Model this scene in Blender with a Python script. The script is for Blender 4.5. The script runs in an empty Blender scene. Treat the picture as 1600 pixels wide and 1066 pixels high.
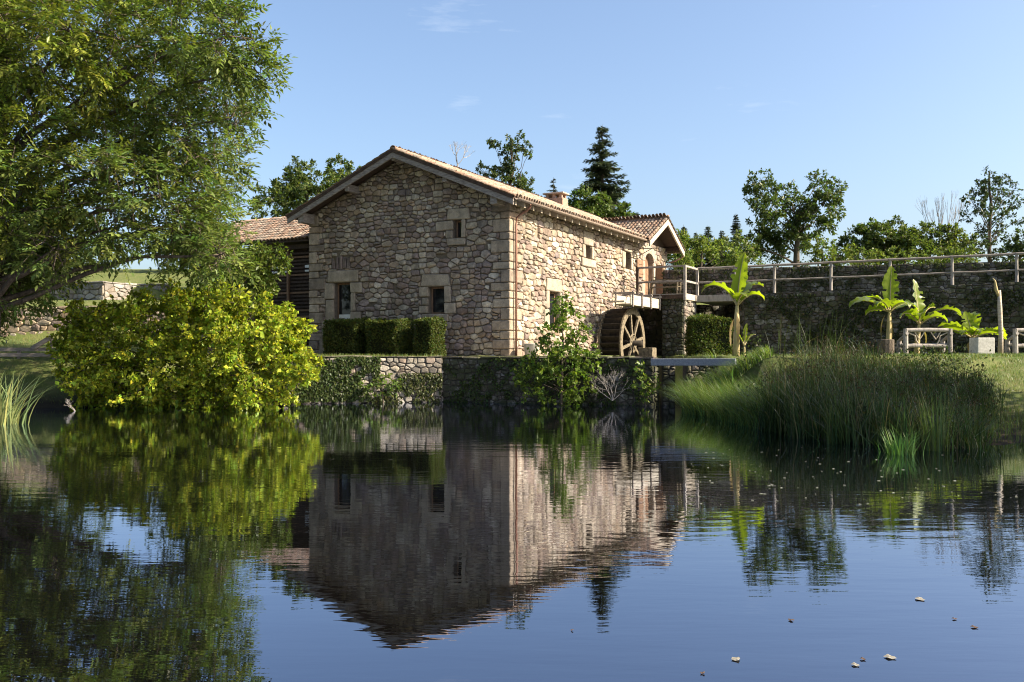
import bpy, bmesh, math, random
import numpy as np
from mathutils import Vector, Matrix
R = math.radians
S = bpy.context.scene
COL = S.collection
# ------------------------------------------------------------------ camera, sky, sun, exposure
EYE = 1.75; F = 1450.0; HOR = 555.0
cam = bpy.data.cameras.new('camera'); camo = bpy.data.objects.new('camera', cam); COL.objects.link(camo)
cam.sensor_width = 36; cam.lens = F / 1600 * 36; cam.shift_y = (HOR - 533) / 1600
cam.clip_start = .05; cam.clip_end = 4000
camo.location = (0, 0, EYE); camo.rotation_euler = (R(90), 0, 0)
S.camera = camo
SUN_AZ = R(-12); SUN_EL = R(34)
sv = Vector((math.cos(SUN_AZ) * math.cos(SUN_EL), math.sin(SUN_AZ) * math.cos(SUN_EL), math.sin(SUN_EL)))
W = bpy.data.worlds.new('World'); S.world = W; W.use_nodes = True
nt = W.node_tree; bg = nt.nodes['Background']; sky = nt.nodes.new('ShaderNodeTexSky')
sky.sky_type = 'NISHITA'; sky.sun_disc = False; sky.sun_elevation = SUN_EL
sky.sun_rotation = R(90) - SUN_AZ
sky.altitude = 200; sky.air_density = 1.0; sky.dust_density = 3.6; sky.ozone_density = 2.4
tcw = nt.nodes.new('ShaderNodeTexCoord'); mpw = nt.nodes.new('ShaderNodeMapping'); mpw.inputs['Scale'].default_value = (1.6, 1.6, 9); mpw.inputs['Rotation'].default_value = (.1, .22, .3)
nzw = nt.nodes.new('ShaderNodeTexNoise'); nzw.inputs['Scale'].default_value = 2.2; nzw.inputs['Detail'].default_value = 7; nzw.inputs['Roughness'].default_value = .62   # thin cirrus over the whole sky
mrw = nt.nodes.new('ShaderNodeMapRange'); mrw.inputs[1].default_value = .6; mrw.inputs[2].default_value = .82; mrw.inputs[3].default_value = 0; mrw.inputs[4].default_value = .5
mxw = nt.nodes.new('ShaderNodeMix'); mxw.data_type = 'RGBA'; mxw.inputs[7].default_value = (4.2, 4.5, 4.9, 1)
nt.links.new(tcw.outputs['Generated'], mpw.inputs[0]); nt.links.new(mpw.outputs[0], nzw.inputs['Vector']); nt.links.new(nzw.outputs[0], mrw.inputs[0]); nt.links.new(mrw.outputs[0], mxw.inputs[0]); nt.links.new(sky.outputs[0], mxw.inputs[6])
nt.links.new(mxw.outputs[2], bg.inputs[0]); bg.inputs[1].default_value = .088
sl = bpy.data.lights.new('sun', 'SUN'); so = bpy.data.objects.new('sun', sl); COL.objects.link(so)
sl.energy = 5.0; sl.angle = R(.6); sl.color = (1, .86, .66)
so.rotation_euler = sv.to_track_quat('Z', 'Y').to_euler(); so.location = (30, -5, 30)
S.view_settings.view_transform = 'Standard'; S.view_settings.look = 'None'
S.view_settings.exposure = 1.6; S.view_settings.gamma = 1
S.cycles.max_bounces = 8; S.cycles.transparent_max_bounces = 8
S.cycles.use_denoising = True; S.cycles.filter_width = 1.1

# ------------------------------------------------------------------ helpers
def P(px, py, Y): return Vector(((px - 800) / F * Y, Y, EYE - (py - HOR) / F * Y))
def link(o, parent=None):
    COL.objects.link(o)
    if parent is not None: o.parent = parent
    return o
def tag(o, label=None, cat=None, group=None, kind=None):
    if label: o['label'] = label
    if cat: o['category'] = cat
    if group: o['group'] = group
    if kind: o['kind'] = kind
    return o
def empty(name, loc, label, cat, rz=0, group=None):
    o = bpy.data.objects.new(name, None); o.empty_display_size = .3
    o.location = loc; o.rotation_euler = (0, 0, rz); link(o); return tag(o, label, cat, group)
def npmesh(name, V, Fc, tint=None, smooth=False):
    V = np.asarray(V, np.float32); Fc = np.asarray(Fc, np.int32)
    me = bpy.data.meshes.new(name); k = Fc.shape[1]; nf = len(Fc)
    me.vertices.add(len(V)); me.vertices.foreach_set('co', V.ravel())
    me.loops.add(nf * k); me.loops.foreach_set('vertex_index', Fc.ravel())
    me.polygons.add(nf); me.polygons.foreach_set('loop_start', np.arange(0, nf * k, k, dtype=np.int32))
    if smooth: me.polygons.foreach_set('use_smooth', np.ones(nf, bool))
    if tint is not None:
        at = me.attributes.new('tint', 'FLOAT_COLOR', 'POINT')
        t = np.ones((len(V), 4), np.float32); t[:, :3] = tint; at.data.foreach_set('color', t.ravel())
    me.update(calc_edges=True); return me
class MB:
    def __init__(s): s.v = []; s.f = []; s.t = []; s.cur = (.5, .5, .5)
    def add(s, vs, fs, tint=None):
        o = len(s.v); s.v += [tuple(v) for v in vs]; s.f += [tuple(i + o for i in f) for f in fs]
        s.t += [tint or s.cur] * len(vs); return s
    def box(s, x0, x1, y0, y1, z0, z1, tint=None):
        return s.add([(x0,y0,z0),(x1,y0,z0),(x1,y1,z0),(x0,y1,z0),(x0,y0,z1),(x1,y0,z1),(x1,y1,z1),(x0,y1,z1)],
                     [(3,2,1,0),(4,5,6,7),(0,1,5,4),(1,2,6,5),(2,3,7,6),(3,0,4,7)], tint)
    def beam(s, a, b, w, h, up=(0,0,1), tint=None):
        a = Vector(a); b = Vector(b); d = (b - a).normalized(); sd = d.cross(Vector(up))
        if sd.length < 1e-4: sd = Vector((1,0,0))
        sd.normalize(); u = sd.cross(d); vs = []
        for p in (a, b):
            for i, j in ((-1,-1),(1,-1),(1,1),(-1,1)): vs.append(p + sd * (i * w / 2) + u * (j * h / 2))
        return s.add(vs, [(3,2,1,0),(4,5,6,7),(0,1,5,4),(1,2,6,5),(2,3,7,6),(3,0,4,7)], tint)
    def tube(s, pts, rad, n=6, cap=True, tint=None):
        pts = [Vector(p) for p in pts]; m = len(pts)
        if not hasattr(rad, '__len__'): rad = [rad] * m
        vs = []; ref = Vector((.31, .2, .93)).normalized()
        for i, p in enumerate(pts):
            d = (pts[min(i+1, m-1)] - pts[max(i-1, 0)])
            d = d.normalized() if d.length > 1e-6 else Vector((0,0,1))
            a = d.cross(ref)
            if a.length < .05: a = d.cross(Vector((1,0,0)))
            a.normalize(); b = d.cross(a)
            for k in range(n):
                c = 2 * math.pi * k / n; vs.append(p + (a * math.cos(c) + b * math.sin(c)) * rad[i])
        fs = []
        for i in range(m - 1):
            for k in range(n):
                k2 = (k + 1) % n; fs.append((i*n+k, i*n+k2, (i+1)*n+k2, (i+1)*n+k))
        if cap: fs.append(tuple(range(n-1, -1, -1))); fs.append(tuple((m-1)*n + k for k in range(n)))
        return s.add(vs, fs, tint)
    def mesh(s, name, smooth=False):
        me = bpy.data.meshes.new(name); me.from_pydata(s.v, [], s.f)
        at = me.attributes.new('tint', 'FLOAT_COLOR', 'POINT')
        t = np.ones((len(s.v), 4), np.float32); t[:, :3] = np.array(s.t, np.float32).reshape(-1, 3); at.data.foreach_set('color', t.ravel())
        if smooth: me.polygons.foreach_set('use_smooth', np.ones(len(me.polygons), bool))
        me.update(); return me
    def build(s, name, mat, parent=None, smooth=False, bevel=0, kind=None, label=None):
        o = bpy.data.objects.new(name, s.mesh(name, smooth)); link(o, parent); o.data.materials.append(mat)
        if bevel:
            b = o.modifiers.new('bevel', 'BEVEL'); b.width = bevel; b.segments = 1; b.limit_method = 'ANGLE'
        return tag(o, label, kind=kind)
def mobj(name, me, mat, parent=None, kind=None):
    o = bpy.data.objects.new(name, me); link(o, parent)
    if not me.materials: me.materials.append(mat)
    return tag(o, kind=kind)

# ------------------------------------------------------------------ materials
def newmat(name):
    m = bpy.data.materials.new(name); m.use_nodes = True; t = m.node_tree
    return m, t, t.nodes, t.links, t.nodes['Principled BSDF']
def noise(t, scale, detail=4, rough=.6, stretch=None, coord='Object'):
    tc = t.nodes.new('ShaderNodeTexCoord'); n = t.nodes.new('ShaderNodeTexNoise')
    n.inputs['Scale'].default_value = scale; n.inputs['Detail'].default_value = detail; n.inputs['Roughness'].default_value = rough
    src = tc.outputs[coord]
    if stretch:
        mp = t.nodes.new('ShaderNodeMapping'); mp.inputs['Scale'].default_value = stretch; t.links.new(src, mp.inputs[0]); src = mp.outputs[0]
    t.links.new(src, n.inputs['Vector']); return n.outputs[0]
def maprange(t, src, a, b, c, d):
    n = t.nodes.new('ShaderNodeMapRange'); t.links.new(src, n.inputs[0])
    for i, v in enumerate((a, b, c, d)): n.inputs[i+1].default_value = v
    return n.outputs[0]
def mixc(t, fac, a, b, mode='MIX'):
    n = t.nodes.new('ShaderNodeMix'); n.data_type = 'RGBA'; n.blend_type = mode
    for sock, v in ((n.inputs[0], fac), (n.inputs[6], a), (n.inputs[7], b)):
        if hasattr(v, 'is_linked'): t.links.new(v, sock)
        elif isinstance(v, (int, float)): sock.default_value = v
        else: sock.default_value = (*v, 1)
    return n.outputs[2]
def bump(t, bsdf, src, strength, dist):
    b = t.nodes.new('ShaderNodeBump'); b.inputs['Strength'].default_value = strength; b.inputs['Distance'].default_value = dist
    t.links.new(src, b.inputs['Height']); t.links.new(b.outputs[0], bsdf.inputs['Normal'])
def attr(t, name='tint'):
    a = t.nodes.new('ShaderNodeAttribute'); a.attribute_name = name; return a.outputs['Color']
def stone_mat(name, lichen=(.5,.47,.4), lamt=.25, moss=None, mamt=0, rough=.92, dark=.55):
    m, t, N, L, b = newmat(name)
    n1 = noise(t, 5, 6, .65); f1 = maprange(t, n1, .3, .7, dark, 1.35)
    c = mixc(t, 1.0, attr(t), f1, 'MULTIPLY')
    c = mixc(t, 1.0, c, maprange(t, noise(t, .9, 5, .7, (1,1,.45)), .35, .65, .68, 1.08), 'MULTIPLY')
    n2 = noise(t, 17, 5, .7); c = mixc(t, maprange(t, n2, .58, .68, 0, lamt), c, lichen)
    n4 = noise(t, 60, 3, .6); c = mixc(t, maprange(t, n4, .3, .75, .55, 0), c, (.06,.05,.045))
    if moss:
        n3 = noise(t, 2.3, 5, .7); c = mixc(t, maprange(t, n3, .5-mamt*.3, .62-mamt*.2, 0, .9), c, moss)
    L.new(c, b.inputs['Base Color']); b.inputs['Roughness'].default_value = rough; b.inputs['Specular IOR Level'].default_value = .2
    bump(t, b, noise(t, 22, 6, .7), .8, .03); return m
def plain_mat(name, c1, c2, scale=6, stretch=None, rough=.85, bs=.4, bd=.01, lo=.35, hi=.65, spec=.3, metal=0):
    m, t, N, L, b = newmat(name)
    c = mixc(t, maprange(t, noise(t, scale, 6, .65, stretch), lo, hi, 0, 1), c1, c2)
    L.new(c, b.inputs['Base Color']); b.inputs['Roughness'].default_value = rough; b.inputs['Specular IOR Level'].default_value = spec; b.inputs['Metallic'].default_value = metal
    if bs: bump(t, b, noise(t, scale * 4, 5, .65, stretch), bs, bd)
    return m
def leaf_mat(name, trans=.42, gloss=.35, tcol=(1.25,1.45,.5)):
    m, t, N, L, b = newmat(name); N.remove(b)
    out = N['Material Output']; a = attr(t)
    d = N.new('ShaderNodeBsdfDiffuse'); L.new(a, d.inputs[0])
    tr = N.new('ShaderNodeBsdfTranslucent'); L.new(mixc(t, 1.0, a, tcol, 'MULTIPLY'), tr.inputs[0])
    mx = N.new('ShaderNodeMixShader'); mx.inputs[0].default_value = trans; L.new(d.outputs[0], mx.inputs[1]); L.new(tr.outputs[0], mx.inputs[2])
    g = N.new('ShaderNodeBsdfGlossy'); g.inputs['Roughness'].default_value = gloss; g.inputs['Color'].default_value = (.5,.5,.5,1)
    fr = N.new('ShaderNodeLayerWeight'); fr.inputs[0].default_value = .12
    m2 = N.new('ShaderNodeMixShader'); L.new(maprange(t, fr.outputs[0], 0, 1, .015, .22), m2.inputs[0]); L.new(mx.outputs[0], m2.inputs[1]); L.new(g.outputs[0], m2.inputs[2])
    L.new(m2.outputs[0], out.inputs[0]); return m
M = {}
M['stone'] = stone_mat('rubble_stone')
M['quoin'] = stone_mat('dressed_granite', lamt=.4, dark=.7)
M['wetshadestone'] = stone_mat('damp_and_shaded_stone', lichen=(.42,.42,.4), lamt=.6, moss=(.035,.04,.018), mamt=.5, dark=.4)  # damp walls, and the shade painted on the pier front
M['mossstone'] = stone_mat('mossy_stone', lichen=(.4,.38,.36), lamt=.5, moss=(.05,.055,.025), mamt=.3, dark=.45)
M['mortar'] = plain_mat('lime_mortar', (.1,.078,.058), (.17,.135,.1), 8, rough=.95, bs=.6, bd=.02)
M['sunmortar'] = plain_mat('sunlit_sandy_mortar', (.17,.135,.095), (.26,.21,.155), 8, rough=.95, bs=.6, bd=.02)  # paler mortar copy for the side wall, sunlight put into the colour
M['darkmortar'] = plain_mat('earth_joint', (.03,.027,.022), (.07,.06,.05), 8, rough=.95)
def tile_mat():
    m, t, N, L, b = newmat('terracotta_tile')
    c = mixc(t, 1.0, attr(t), maprange(t, noise(t, 9, 5, .7, coord='Object'), .3, .7, .6, 1.3), 'MULTIPLY')
    c = mixc(t, maprange(t, noise(t, 24, 4, .7), .56, .66, 0, .55), c, (.36,.32,.26))
    L.new(c, b.inputs['Base Color']); b.inputs['Roughness'].default_value = .9; b.inputs['Specular IOR Level'].default_value = .2
    bump(t, b, noise(t, 40, 4), .4, .01); return m
M['tile'] = tile_mat()
M['oldwood'] = plain_mat('weathered_timber', (.13,.105,.09), (.3,.27,.24), 5, (1,1,6), bs=.6)
M['darkwood'] = plain_mat('dark_stained_timber', (.035,.024,.018), (.085,.055,.04), 6, (1,6,1), bs=.4)
M['brownwood'] = plain_mat('brown_timber', (.13,.075,.045), (.25,.15,.09), 6, (6,1,1), bs=.4)
M['palewood'] = plain_mat('pale_and_sunlit_timber', (.3,.25,.19), (.48,.42,.34), 5, (1,1,5), bs=.5)  # on rafter tails and balcony rim the pale tone stands for sunlight
M['greywood'] = plain_mat('grey_weathered_timber', (.16,.145,.13), (.34,.31,.28), 7, (1,1,.3), bs=.5)
M['bluewood'] = plain_mat('blue_grey_painted_beam', (.11,.125,.155), (.22,.235,.265), 9, (1,5,5), rough=.7)
M['wheelwood'] = plain_mat('wheel_timber', (.06,.05,.032), (.22,.18,.12), 9, bs=.6)
M['wheeldark'] = plain_mat('wet_wheel_boards', (.012,.01,.008), (.045,.035,.025), 6, bs=.5)
M['copper'] = plain_mat('brown_copper_pipe', (.16,.07,.045), (.24,.12,.08), 10, rough=.5, bs=.1, spec=.5)
M['gutter'] = plain_mat('zinc_brown_gutter', (.2,.15,.12), (.33,.27,.22), 10, rough=.5, bs=.1, spec=.5)
M['iron'] = plain_mat('rusty_iron', (.03,.022,.02), (.08,.05,.035), 20, rough=.7)
M['zinc'] = plain_mat('grey_zinc', (.2,.2,.19), (.33,.33,.31), 8, rough=.5, bs=.2)
M['sheet'] = plain_mat('pale_trough_boards', (.27,.24,.19), (.46,.42,.35), 6, (1,.3,1), bs=.4)
M['concrete'] = plain_mat('pale_granite_block', (.38,.37,.34), (.55,.54,.5), 14, bs=.4)
M['bark'] = plain_mat('tree_bark', (.04,.03,.022), (.12,.095,.07), 9, (1,1,.25), bs=.9, bd=.04)
M['deadbark'] = plain_mat('grey_dead_wood', (.2,.18,.16), (.36,.33,.3), 9, (1,1,.3), bs=.5)
M['fallen'] = plain_mat('faded_floating_leaf', (.14,.13,.1), (.22,.21,.18), 20, bs=0)
M['white'] = plain_mat('white_strip', (.65,.66,.66), (.75,.76,.76), 4, bs=0)
M['leaf'] = leaf_mat('broad_leaves')
M['needle'] = leaf_mat('conifer_needles', .15, .5, (1.1,1.2,.7))
M['blade'] = leaf_mat('grass_blades', .35, .4, (1.2,1.35,.55))
M['banana'] = leaf_mat('banana_leaf', .6, .3, (1.6,1.7,.3))
M['stem'] = plain_mat('banana_stem', (.25,.22,.09), (.42,.33,.18), 8, (1,1,.3), bs=.3)
def glass_mat():
    m, t, N, L, b = newmat('window_glass')
    b.inputs['Base Color'].default_value = (.012,.013,.015,1); b.inputs['Roughness'].default_value = .05; b.inputs['Specular IOR Level'].default_value = .6
    return m
M['glass'] = glass_mat()
def ground_mat():
    m, t, N, L, b = newmat('grass_and_earth')
    c = mixc(t, maprange(t, noise(t, .35, 6, .7), .35, .65, 0, 1), (.075,.105,.03), (.13,.15,.05))
    c = mixc(t, maprange(t, noise(t, 3, 6, .75), .45, .7, 0, .7), c, (.17,.15,.075))
    g = N.new('ShaderNodeNewGeometry'); sx = N.new('ShaderNodeSeparateXYZ'); L.new(g.outputs['Position'], sx.inputs[0])
    c = mixc(t, maprange(t, sx.outputs[2], .15, .7, 1, 0), c, (.035,.028,.018))
    L.new(c, b.inputs['Base Color']); b.inputs['Roughness'].default_value = .95; b.inputs['Specular IOR Level'].default_value = .08
    bump(t, b, noise(t, 9, 6, .75), .8, .06); return m
M['ground'] = ground_mat()
M['gravel'] = plain_mat('pale_gravel', (.3,.26,.2), (.46,.41,.33), 30, rough=.95)
def water_mat():
    m, t, N, L, b = newmat('pond_water'); N.remove(b); out = N['Material Output']
    r1 = noise(t, 1.0, 3, .5, (1.1, 4.5, 1)); r2 = noise(t, 1.0, 2, .5, (.35, 1.1, 1)); r3 = noise(t, 1.0, 2, .5, (4.5, 14, 1))
    big = maprange(t, noise(t, .09, 2, .5), .38, .62, .35, 1.0)
    def mul(a, k):
        n = N.new('ShaderNodeMath'); n.operation = 'MULTIPLY'; L.new(a, n.inputs[0])
        if hasattr(k, 'is_linked'): L.new(k, n.inputs[1])
        else: n.inputs[1].default_value = k
        return n.outputs[0]
    def add(a, c):
        n = N.new('ShaderNodeMath'); L.new(a, n.inputs[0]); L.new(c, n.inputs[1]); return n.outputs[0]
    h = mul(add(add(mul(r1, .45), mul(r2, .8)), mul(r3, .10)), big)
    bp = N.new('ShaderNodeBump'); bp.inputs['Strength'].default_value = 1; bp.inputs['Distance'].default_value = .006; L.new(h, bp.inputs['Height'])
    gl = N.new('ShaderNodeBsdfGlossy'); gl.inputs['Color'].default_value = (.8,.85,1,1); gl.inputs['Roughness'].default_value = 0.0; L.new(bp.outputs[0], gl.inputs['Normal'])
    df = N.new('ShaderNodeBsdfDiffuse'); df.inputs[0].default_value = (.0028,.0028,.003,1)
    fr = N.new('ShaderNodeFresnel'); fr.inputs[0].default_value = 1.9; L.new(bp.outputs[0], fr.inputs['Normal'])
    mx = N.new('ShaderNodeMixShader'); L.new(maprange(t, fr.outputs[0], 0, .8, .12, 1), mx.inputs[0]); L.new(df.outputs[0], mx.inputs[1]); L.new(gl.outputs[0], mx.inputs[2])
    L.new(mx.outputs[0], out.inputs[0]); return m
M['water'] = water_mat()

# ------------------------------------------------------------------ frames of the place
TH = R(27.8); NX = Vector((math.cos(TH), -math.sin(TH), 0)); UX = Vector((math.sin(TH), math.cos(TH), 0))
C0 = Vector((-.12, 36, 0)); TZ = 1.70                       # mill corner, terrace level
def ML(x, y, z=0): return C0 + NX * x + UX * y + Vector((0, 0, TZ + z))
BAL = ML(3.2, 14.5); FEND = P(1589, HOR, 41.0)
def fence_pt(px, off=0):                                    # point on the garden-terrace edge line, seen at pixel column px
    a = Vector((BAL.x, BAL.y + off)); b = Vector((FEND.x, FEND.y + off)); k = (px - 800) / F; d = b - a
    s = (k * a.y - a.x) / (d.x - k * d.y); return a + d * s
G0 = fence_pt(1163, -.55); G1 = fence_pt(1850, -.55)
RL0 = Vector((-8.2, 33.2)); RL1 = Vector((-2.62, 34.6)); RR0 = Vector((-2.6, 34.8)); RR1 = Vector((4.9, 32.0))

# ------------------------------------------------------------------ ground and water
POND = [((-90,27),5),((-24,29.5),5),((-15,30.5),4),((-9.6,32.8),.5),((-8.2,33.6),.4),((-2.6,35.0),.4),((4.9,32.4),.4),((4.4,38),.4),((3.75,42.3),.3),
        ((5.7,46.6),.4),((7.3,45.6),.4),((6.5,38),.5),((6.6,32),2.5),((5.4,28.2),8),((5.9,24),9),((6.0,21.7),9),((6.4,18.6),10),((7.6,17.0),10),((10.4,18.6),10),((16,17.5),10),
        ((34,12),10),((90,4),8),((90,1.2),8),((-90,1.2),8)]
def sst(a, b, x): t = np.clip((x - a) / (b - a), 0, 1); return t * t * (3 - 2 * t)
def ground_z(x, y):
    x = np.asarray(x, float); y = np.asarray(y, float)
    best = np.full(x.shape, 1e9); wid = np.full(x.shape, 5.0); inside = np.zeros(x.shape, bool); n = len(POND)
    for i in range(n):
        (x0, y0), w = POND[i]; (x1, y1), _ = POND[(i+1) % n]
        dx, dy = x1-x0, y1-y0; t = np.clip(((x-x0)*dx + (y-y0)*dy) / (dx*dx+dy*dy), 0, 1)
        d = np.hypot(x-x0-t*dx, y-y0-t*dy); m = d < best; best = np.where(m, d, best); wid = np.where(m, w, wid)
        c = (y0 > y) != (y1 > y); xi = x0 + (y-y0) / (y1-y0+1e-12) * dx; inside ^= c & (x < xi)
    z = .02 + 1.68 * sst(0, 1, best / wid)
    left = sst(-13.5, -17, x)
    lz = .45*sst(32,37,y) + .25*sst(35,39,y) + 1.25*sst(39.15,39.75,y) + .75*sst(40,45,y) + .75*sst(45.6,46.2,y) + sst(47,62,y)*2.2 + np.clip(y-60,0,200)*.07
    z = z + left * lz
    back = (1-left) * (sst(50, 70, y) * 3 + np.clip(y-70, 0, 200) * .03)
    d0 = G1 - G0; L = d0.length; sd = (-(d0.y) * (x-G0.x) + d0.x * (y-G0.y)) / L
    al = ((x-G0.x)*d0.x + (y-G0.y)*d0.y) / L
    gard = sst(.2, .7, sd) * sst(-.1, .4, al)
    gard = np.maximum(gard, sst(51.6, 52.2, y) * sst(6, 8, x))
    z = z * (1-gard) + gard * (TZ + 3.03 + .01*np.clip(al, 0, 30)) + back * (1 - .5*gard)
    return np.where(inside, -.05 - 1.0 * sst(0, 1.5, best), z)
xs = np.concatenate([[-3000,-1200,-500,-250,-150,-100,-75], np.arange(-58,-30,2.), np.arange(-30,26,.4), np.arange(26,60,2.), [75,100,150,250,500,1200,3000]])
ys = np.concatenate([[-3000,-800,-200,-60,-20,-8,-4], np.arange(-2,14,1.), np.arange(14,52,.35), np.arange(52,120,3.), [140,180,250,400,800,1500,3500]])
GX, GY = np.meshgrid(xs, ys); GZ = ground_z(GX, GY)
rg = np.random.default_rng(5); GZ = GZ + np.where(GZ > .2, rg.normal(0, .018, GZ.shape), 0)
nx, ny = len(xs), len(ys); I = np.arange(nx*ny).reshape(ny, nx)
FQ = np.stack([I[:-1,:-1], I[:-1,1:], I[1:,1:], I[1:,:-1]], -1).reshape(-1, 4)
g = mobj('ground', npmesh('ground', np.stack([GX, GY, GZ], -1).reshape(-1, 3), FQ, smooth=True), M['ground']); tag(g, kind='structure')
wm = MB(); wm.add([(-95,-6,0),(95,-6,0),(95,48,0),(-95,48,0)], [(0,1,2,3)])
w = wm.build('pond_water', M['water']); tag(w, kind='structure')

# ------------------------------------------------------------------ rubble masonry
def clip(poly, px, py, nx, ny):
    out = []; n = len(poly)
    for i in range(n):
        a = poly[i]; b = poly[(i+1) % n]; da = (a[0]-px)*nx + (a[1]-py)*ny; db = (b[0]-px)*nx + (b[1]-py)*ny
        if da <= 0: out.append(a)
        if (da < 0 < db) or (db < 0 < da):
            t = da / (da - db); out.append((a[0] + (b[0]-a[0])*t, a[1] + (b[1]-a[1])*t))
    return out
def area(p): return .5 * sum(p[i][0]*p[(i+1)%len(p)][1] - p[(i+1)%len(p)][0]*p[i][1] for i in range(len(p))) if len(p) > 2 else 0
def cells(a0, a1, z0, z1, mean, aspect, seed, planes=(), holes=()):
    rn = np.random.default_rng(seed); w = (a1-a0)/aspect; h = z1-z0; pts = np.zeros((0, 3))
    pl_ = []; yc = 0.0; base_ph = rn.random()*6
    while yc < h + mean*.3:
        rh = mean*rn.uniform(.62, 1.3); xc = -rn.random()*mean
        while xc < w + mean*.3:
            cw = mean*float(np.clip(rn.lognormal(-.02, .38), .45, 1.9)); cx_, cy_ = xc + cw/2, yc + rh/2 + .22*mean*math.sin(xc*2.3+yc*1.7+base_ph)
            q = rn.random()
            if q < .16 and rh > mean*.85: pl_ += [(cx_+rn.normal()*.05*mean, cy_-rh*.26, .3*mean), (cx_+rn.normal()*.05*mean, cy_+rh*.26, .3*mean)]
            else: pl_.append((cx_+rn.normal()*.07*mean, cy_+rn.normal()*.1*mean, .5*mean*min(1.25, max(.6, math.sqrt(cw*rh)/mean))))
            xc += cw
        yc += rh
    arr = np.array([p for p in pl_ if 0 <= p[0] <= w and 0 <= p[1] <= h]); k = len(arr)
    arr = arr[:k]; res = []
    for i in range(k):
        x, y, r = arr[i]; d = np.hypot(arr[:,0]-x, arr[:,1]-y); nb = np.argsort(d)[1:22]
        p = [(x-2*mean,y-2*mean),(x+2*mean,y-2*mean),(x+2*mean,y+2*mean),(x-2*mean,y+2*mean)]
        for j in nb:
            dd = d[j]
            if dd > 4*mean: break
            ux, uy = (arr[j,0]-x)/dd, (arr[j,1]-y)/dd; t = dd/2 + (r*r - arr[j,2]**2)/(2*dd)
            p = clip(p, x+ux*t, y+uy*t, ux, uy)
            if len(p) < 3: break
        if len(p) < 3: continue
        for (qx, qy, ax, ay) in ((0,0,-1,0),(w,0,1,0),(0,0,0,-1),(0,h,0,1)): p = clip(p, qx, qy, ax, ay)
        p = [(a0 + q[0]*aspect, z0 + q[1]) for q in p]
        for pl in planes: p = clip(p, *pl) if len(p) > 2 else p
        for (h0, h1, k0, k1) in holes:
            if len(p) < 3: break
            if max(q[0] for q in p) <= h0 or min(q[0] for q in p) >= h1 or max(q[1] for q in p) <= k0 or min(q[1] for q in p) >= k1: continue
            best = []
            for pl in ((h0,0,1,0),(h1,0,-1,0),(0,k0,0,1),(0,k1,0,-1)):
                q = clip(p, *pl)
                if len(q) > 2 and area(q) > (area(best) if best else 0): best = q
            p = best
        if len(p) > 2 and area(p) > .006: res.append(p)
    return res
def inset(p, g):
    q = p; n = len(p)
    for i in range(n):
        a = p[i]; b = p[(i+1)%n]; l = math.hypot(b[0]-a[0], b[1]-a[1])
        if l < 1e-5: continue
        nx, ny = (b[1]-a[1])/l, -(b[0]-a[0])/l; q = clip(q, a[0]-nx*g, a[1]-ny*g, nx, ny)
        if len(q) < 3: return []
    return q
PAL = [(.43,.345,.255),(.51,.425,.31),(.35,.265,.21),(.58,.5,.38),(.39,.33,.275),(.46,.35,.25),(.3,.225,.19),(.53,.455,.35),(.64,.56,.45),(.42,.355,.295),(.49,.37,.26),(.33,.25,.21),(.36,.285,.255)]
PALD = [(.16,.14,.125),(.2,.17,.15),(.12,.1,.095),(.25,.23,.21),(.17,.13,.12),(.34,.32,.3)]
def stone_geo(mb, p, fr, depth, rn, pal, back=.05):
    O, A, Nn = fr; p = inset(p, rn.uniform(.007, .02))
    if len(p) < 3 or area(p) < .003: return False
    q = []; n = len(p)                                      # knock the corners off
    for i in range(n):
        a, b = p[i], p[(i+1)%n]; k = rn.uniform(.05, .2); l = math.hypot(b[0]-a[0], b[1]-a[1])
        if l < .03: q.append(((a[0]+b[0])/2, (a[1]+b[1])/2)); continue
        q.append((a[0]+(b[0]-a[0])*k, a[1]+(b[1]-a[1])*k)); q.append((b[0]-(b[0]-a[0])*k, b[1]-(b[1]-a[1])*k))
    n = len(q); cx = sum(v[0] for v in q)/n; cy = sum(v[1] for v in q)/n; sz = math.sqrt(area(p)); ins = max(.72, 1 - .045/sz*1.2)
    tx, ty = rn.uniform(-.12,.12), rn.uniform(-.12,.12); vs = []
    def W3(a, z, d): return O + A*a + Vector((0,0,z)) + Nn*d
    for v in q: vs.append(W3(v[0], v[1], -back))
    for v in q: vs.append(W3(v[0], v[1], depth*rn.uniform(.35,.6)))
    for v in q:
        a = cx+(v[0]-cx)*ins; z = cy+(v[1]-cy)*ins; vs.append(W3(a, z, depth*rn.uniform(.85,1.05) + tx*(a-cx) + ty*(z-cy)))
    vs.append(W3(cx+rn.uniform(-.1,.1)*sz, cy+rn.uniform(-.1,.1)*sz, depth*rn.uniform(1.0,1.2)))
    fs = []
    for i in range(n):
        j = (i+1) % n; fs += [(i,j,n+j,n+i), (n+i,n+j,2*n+j,2*n+i), (2*n+i,2*n+j,3*n)]
    c = rn.choice(pal); k = rn.uniform(.72, 1.2); kk = rn.uniform(-.02,.02)
    mb.add(vs, fs, (c[0]*k+kk*.5, c[1]*k, c[2]*k-kk*.5)); return True
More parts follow.
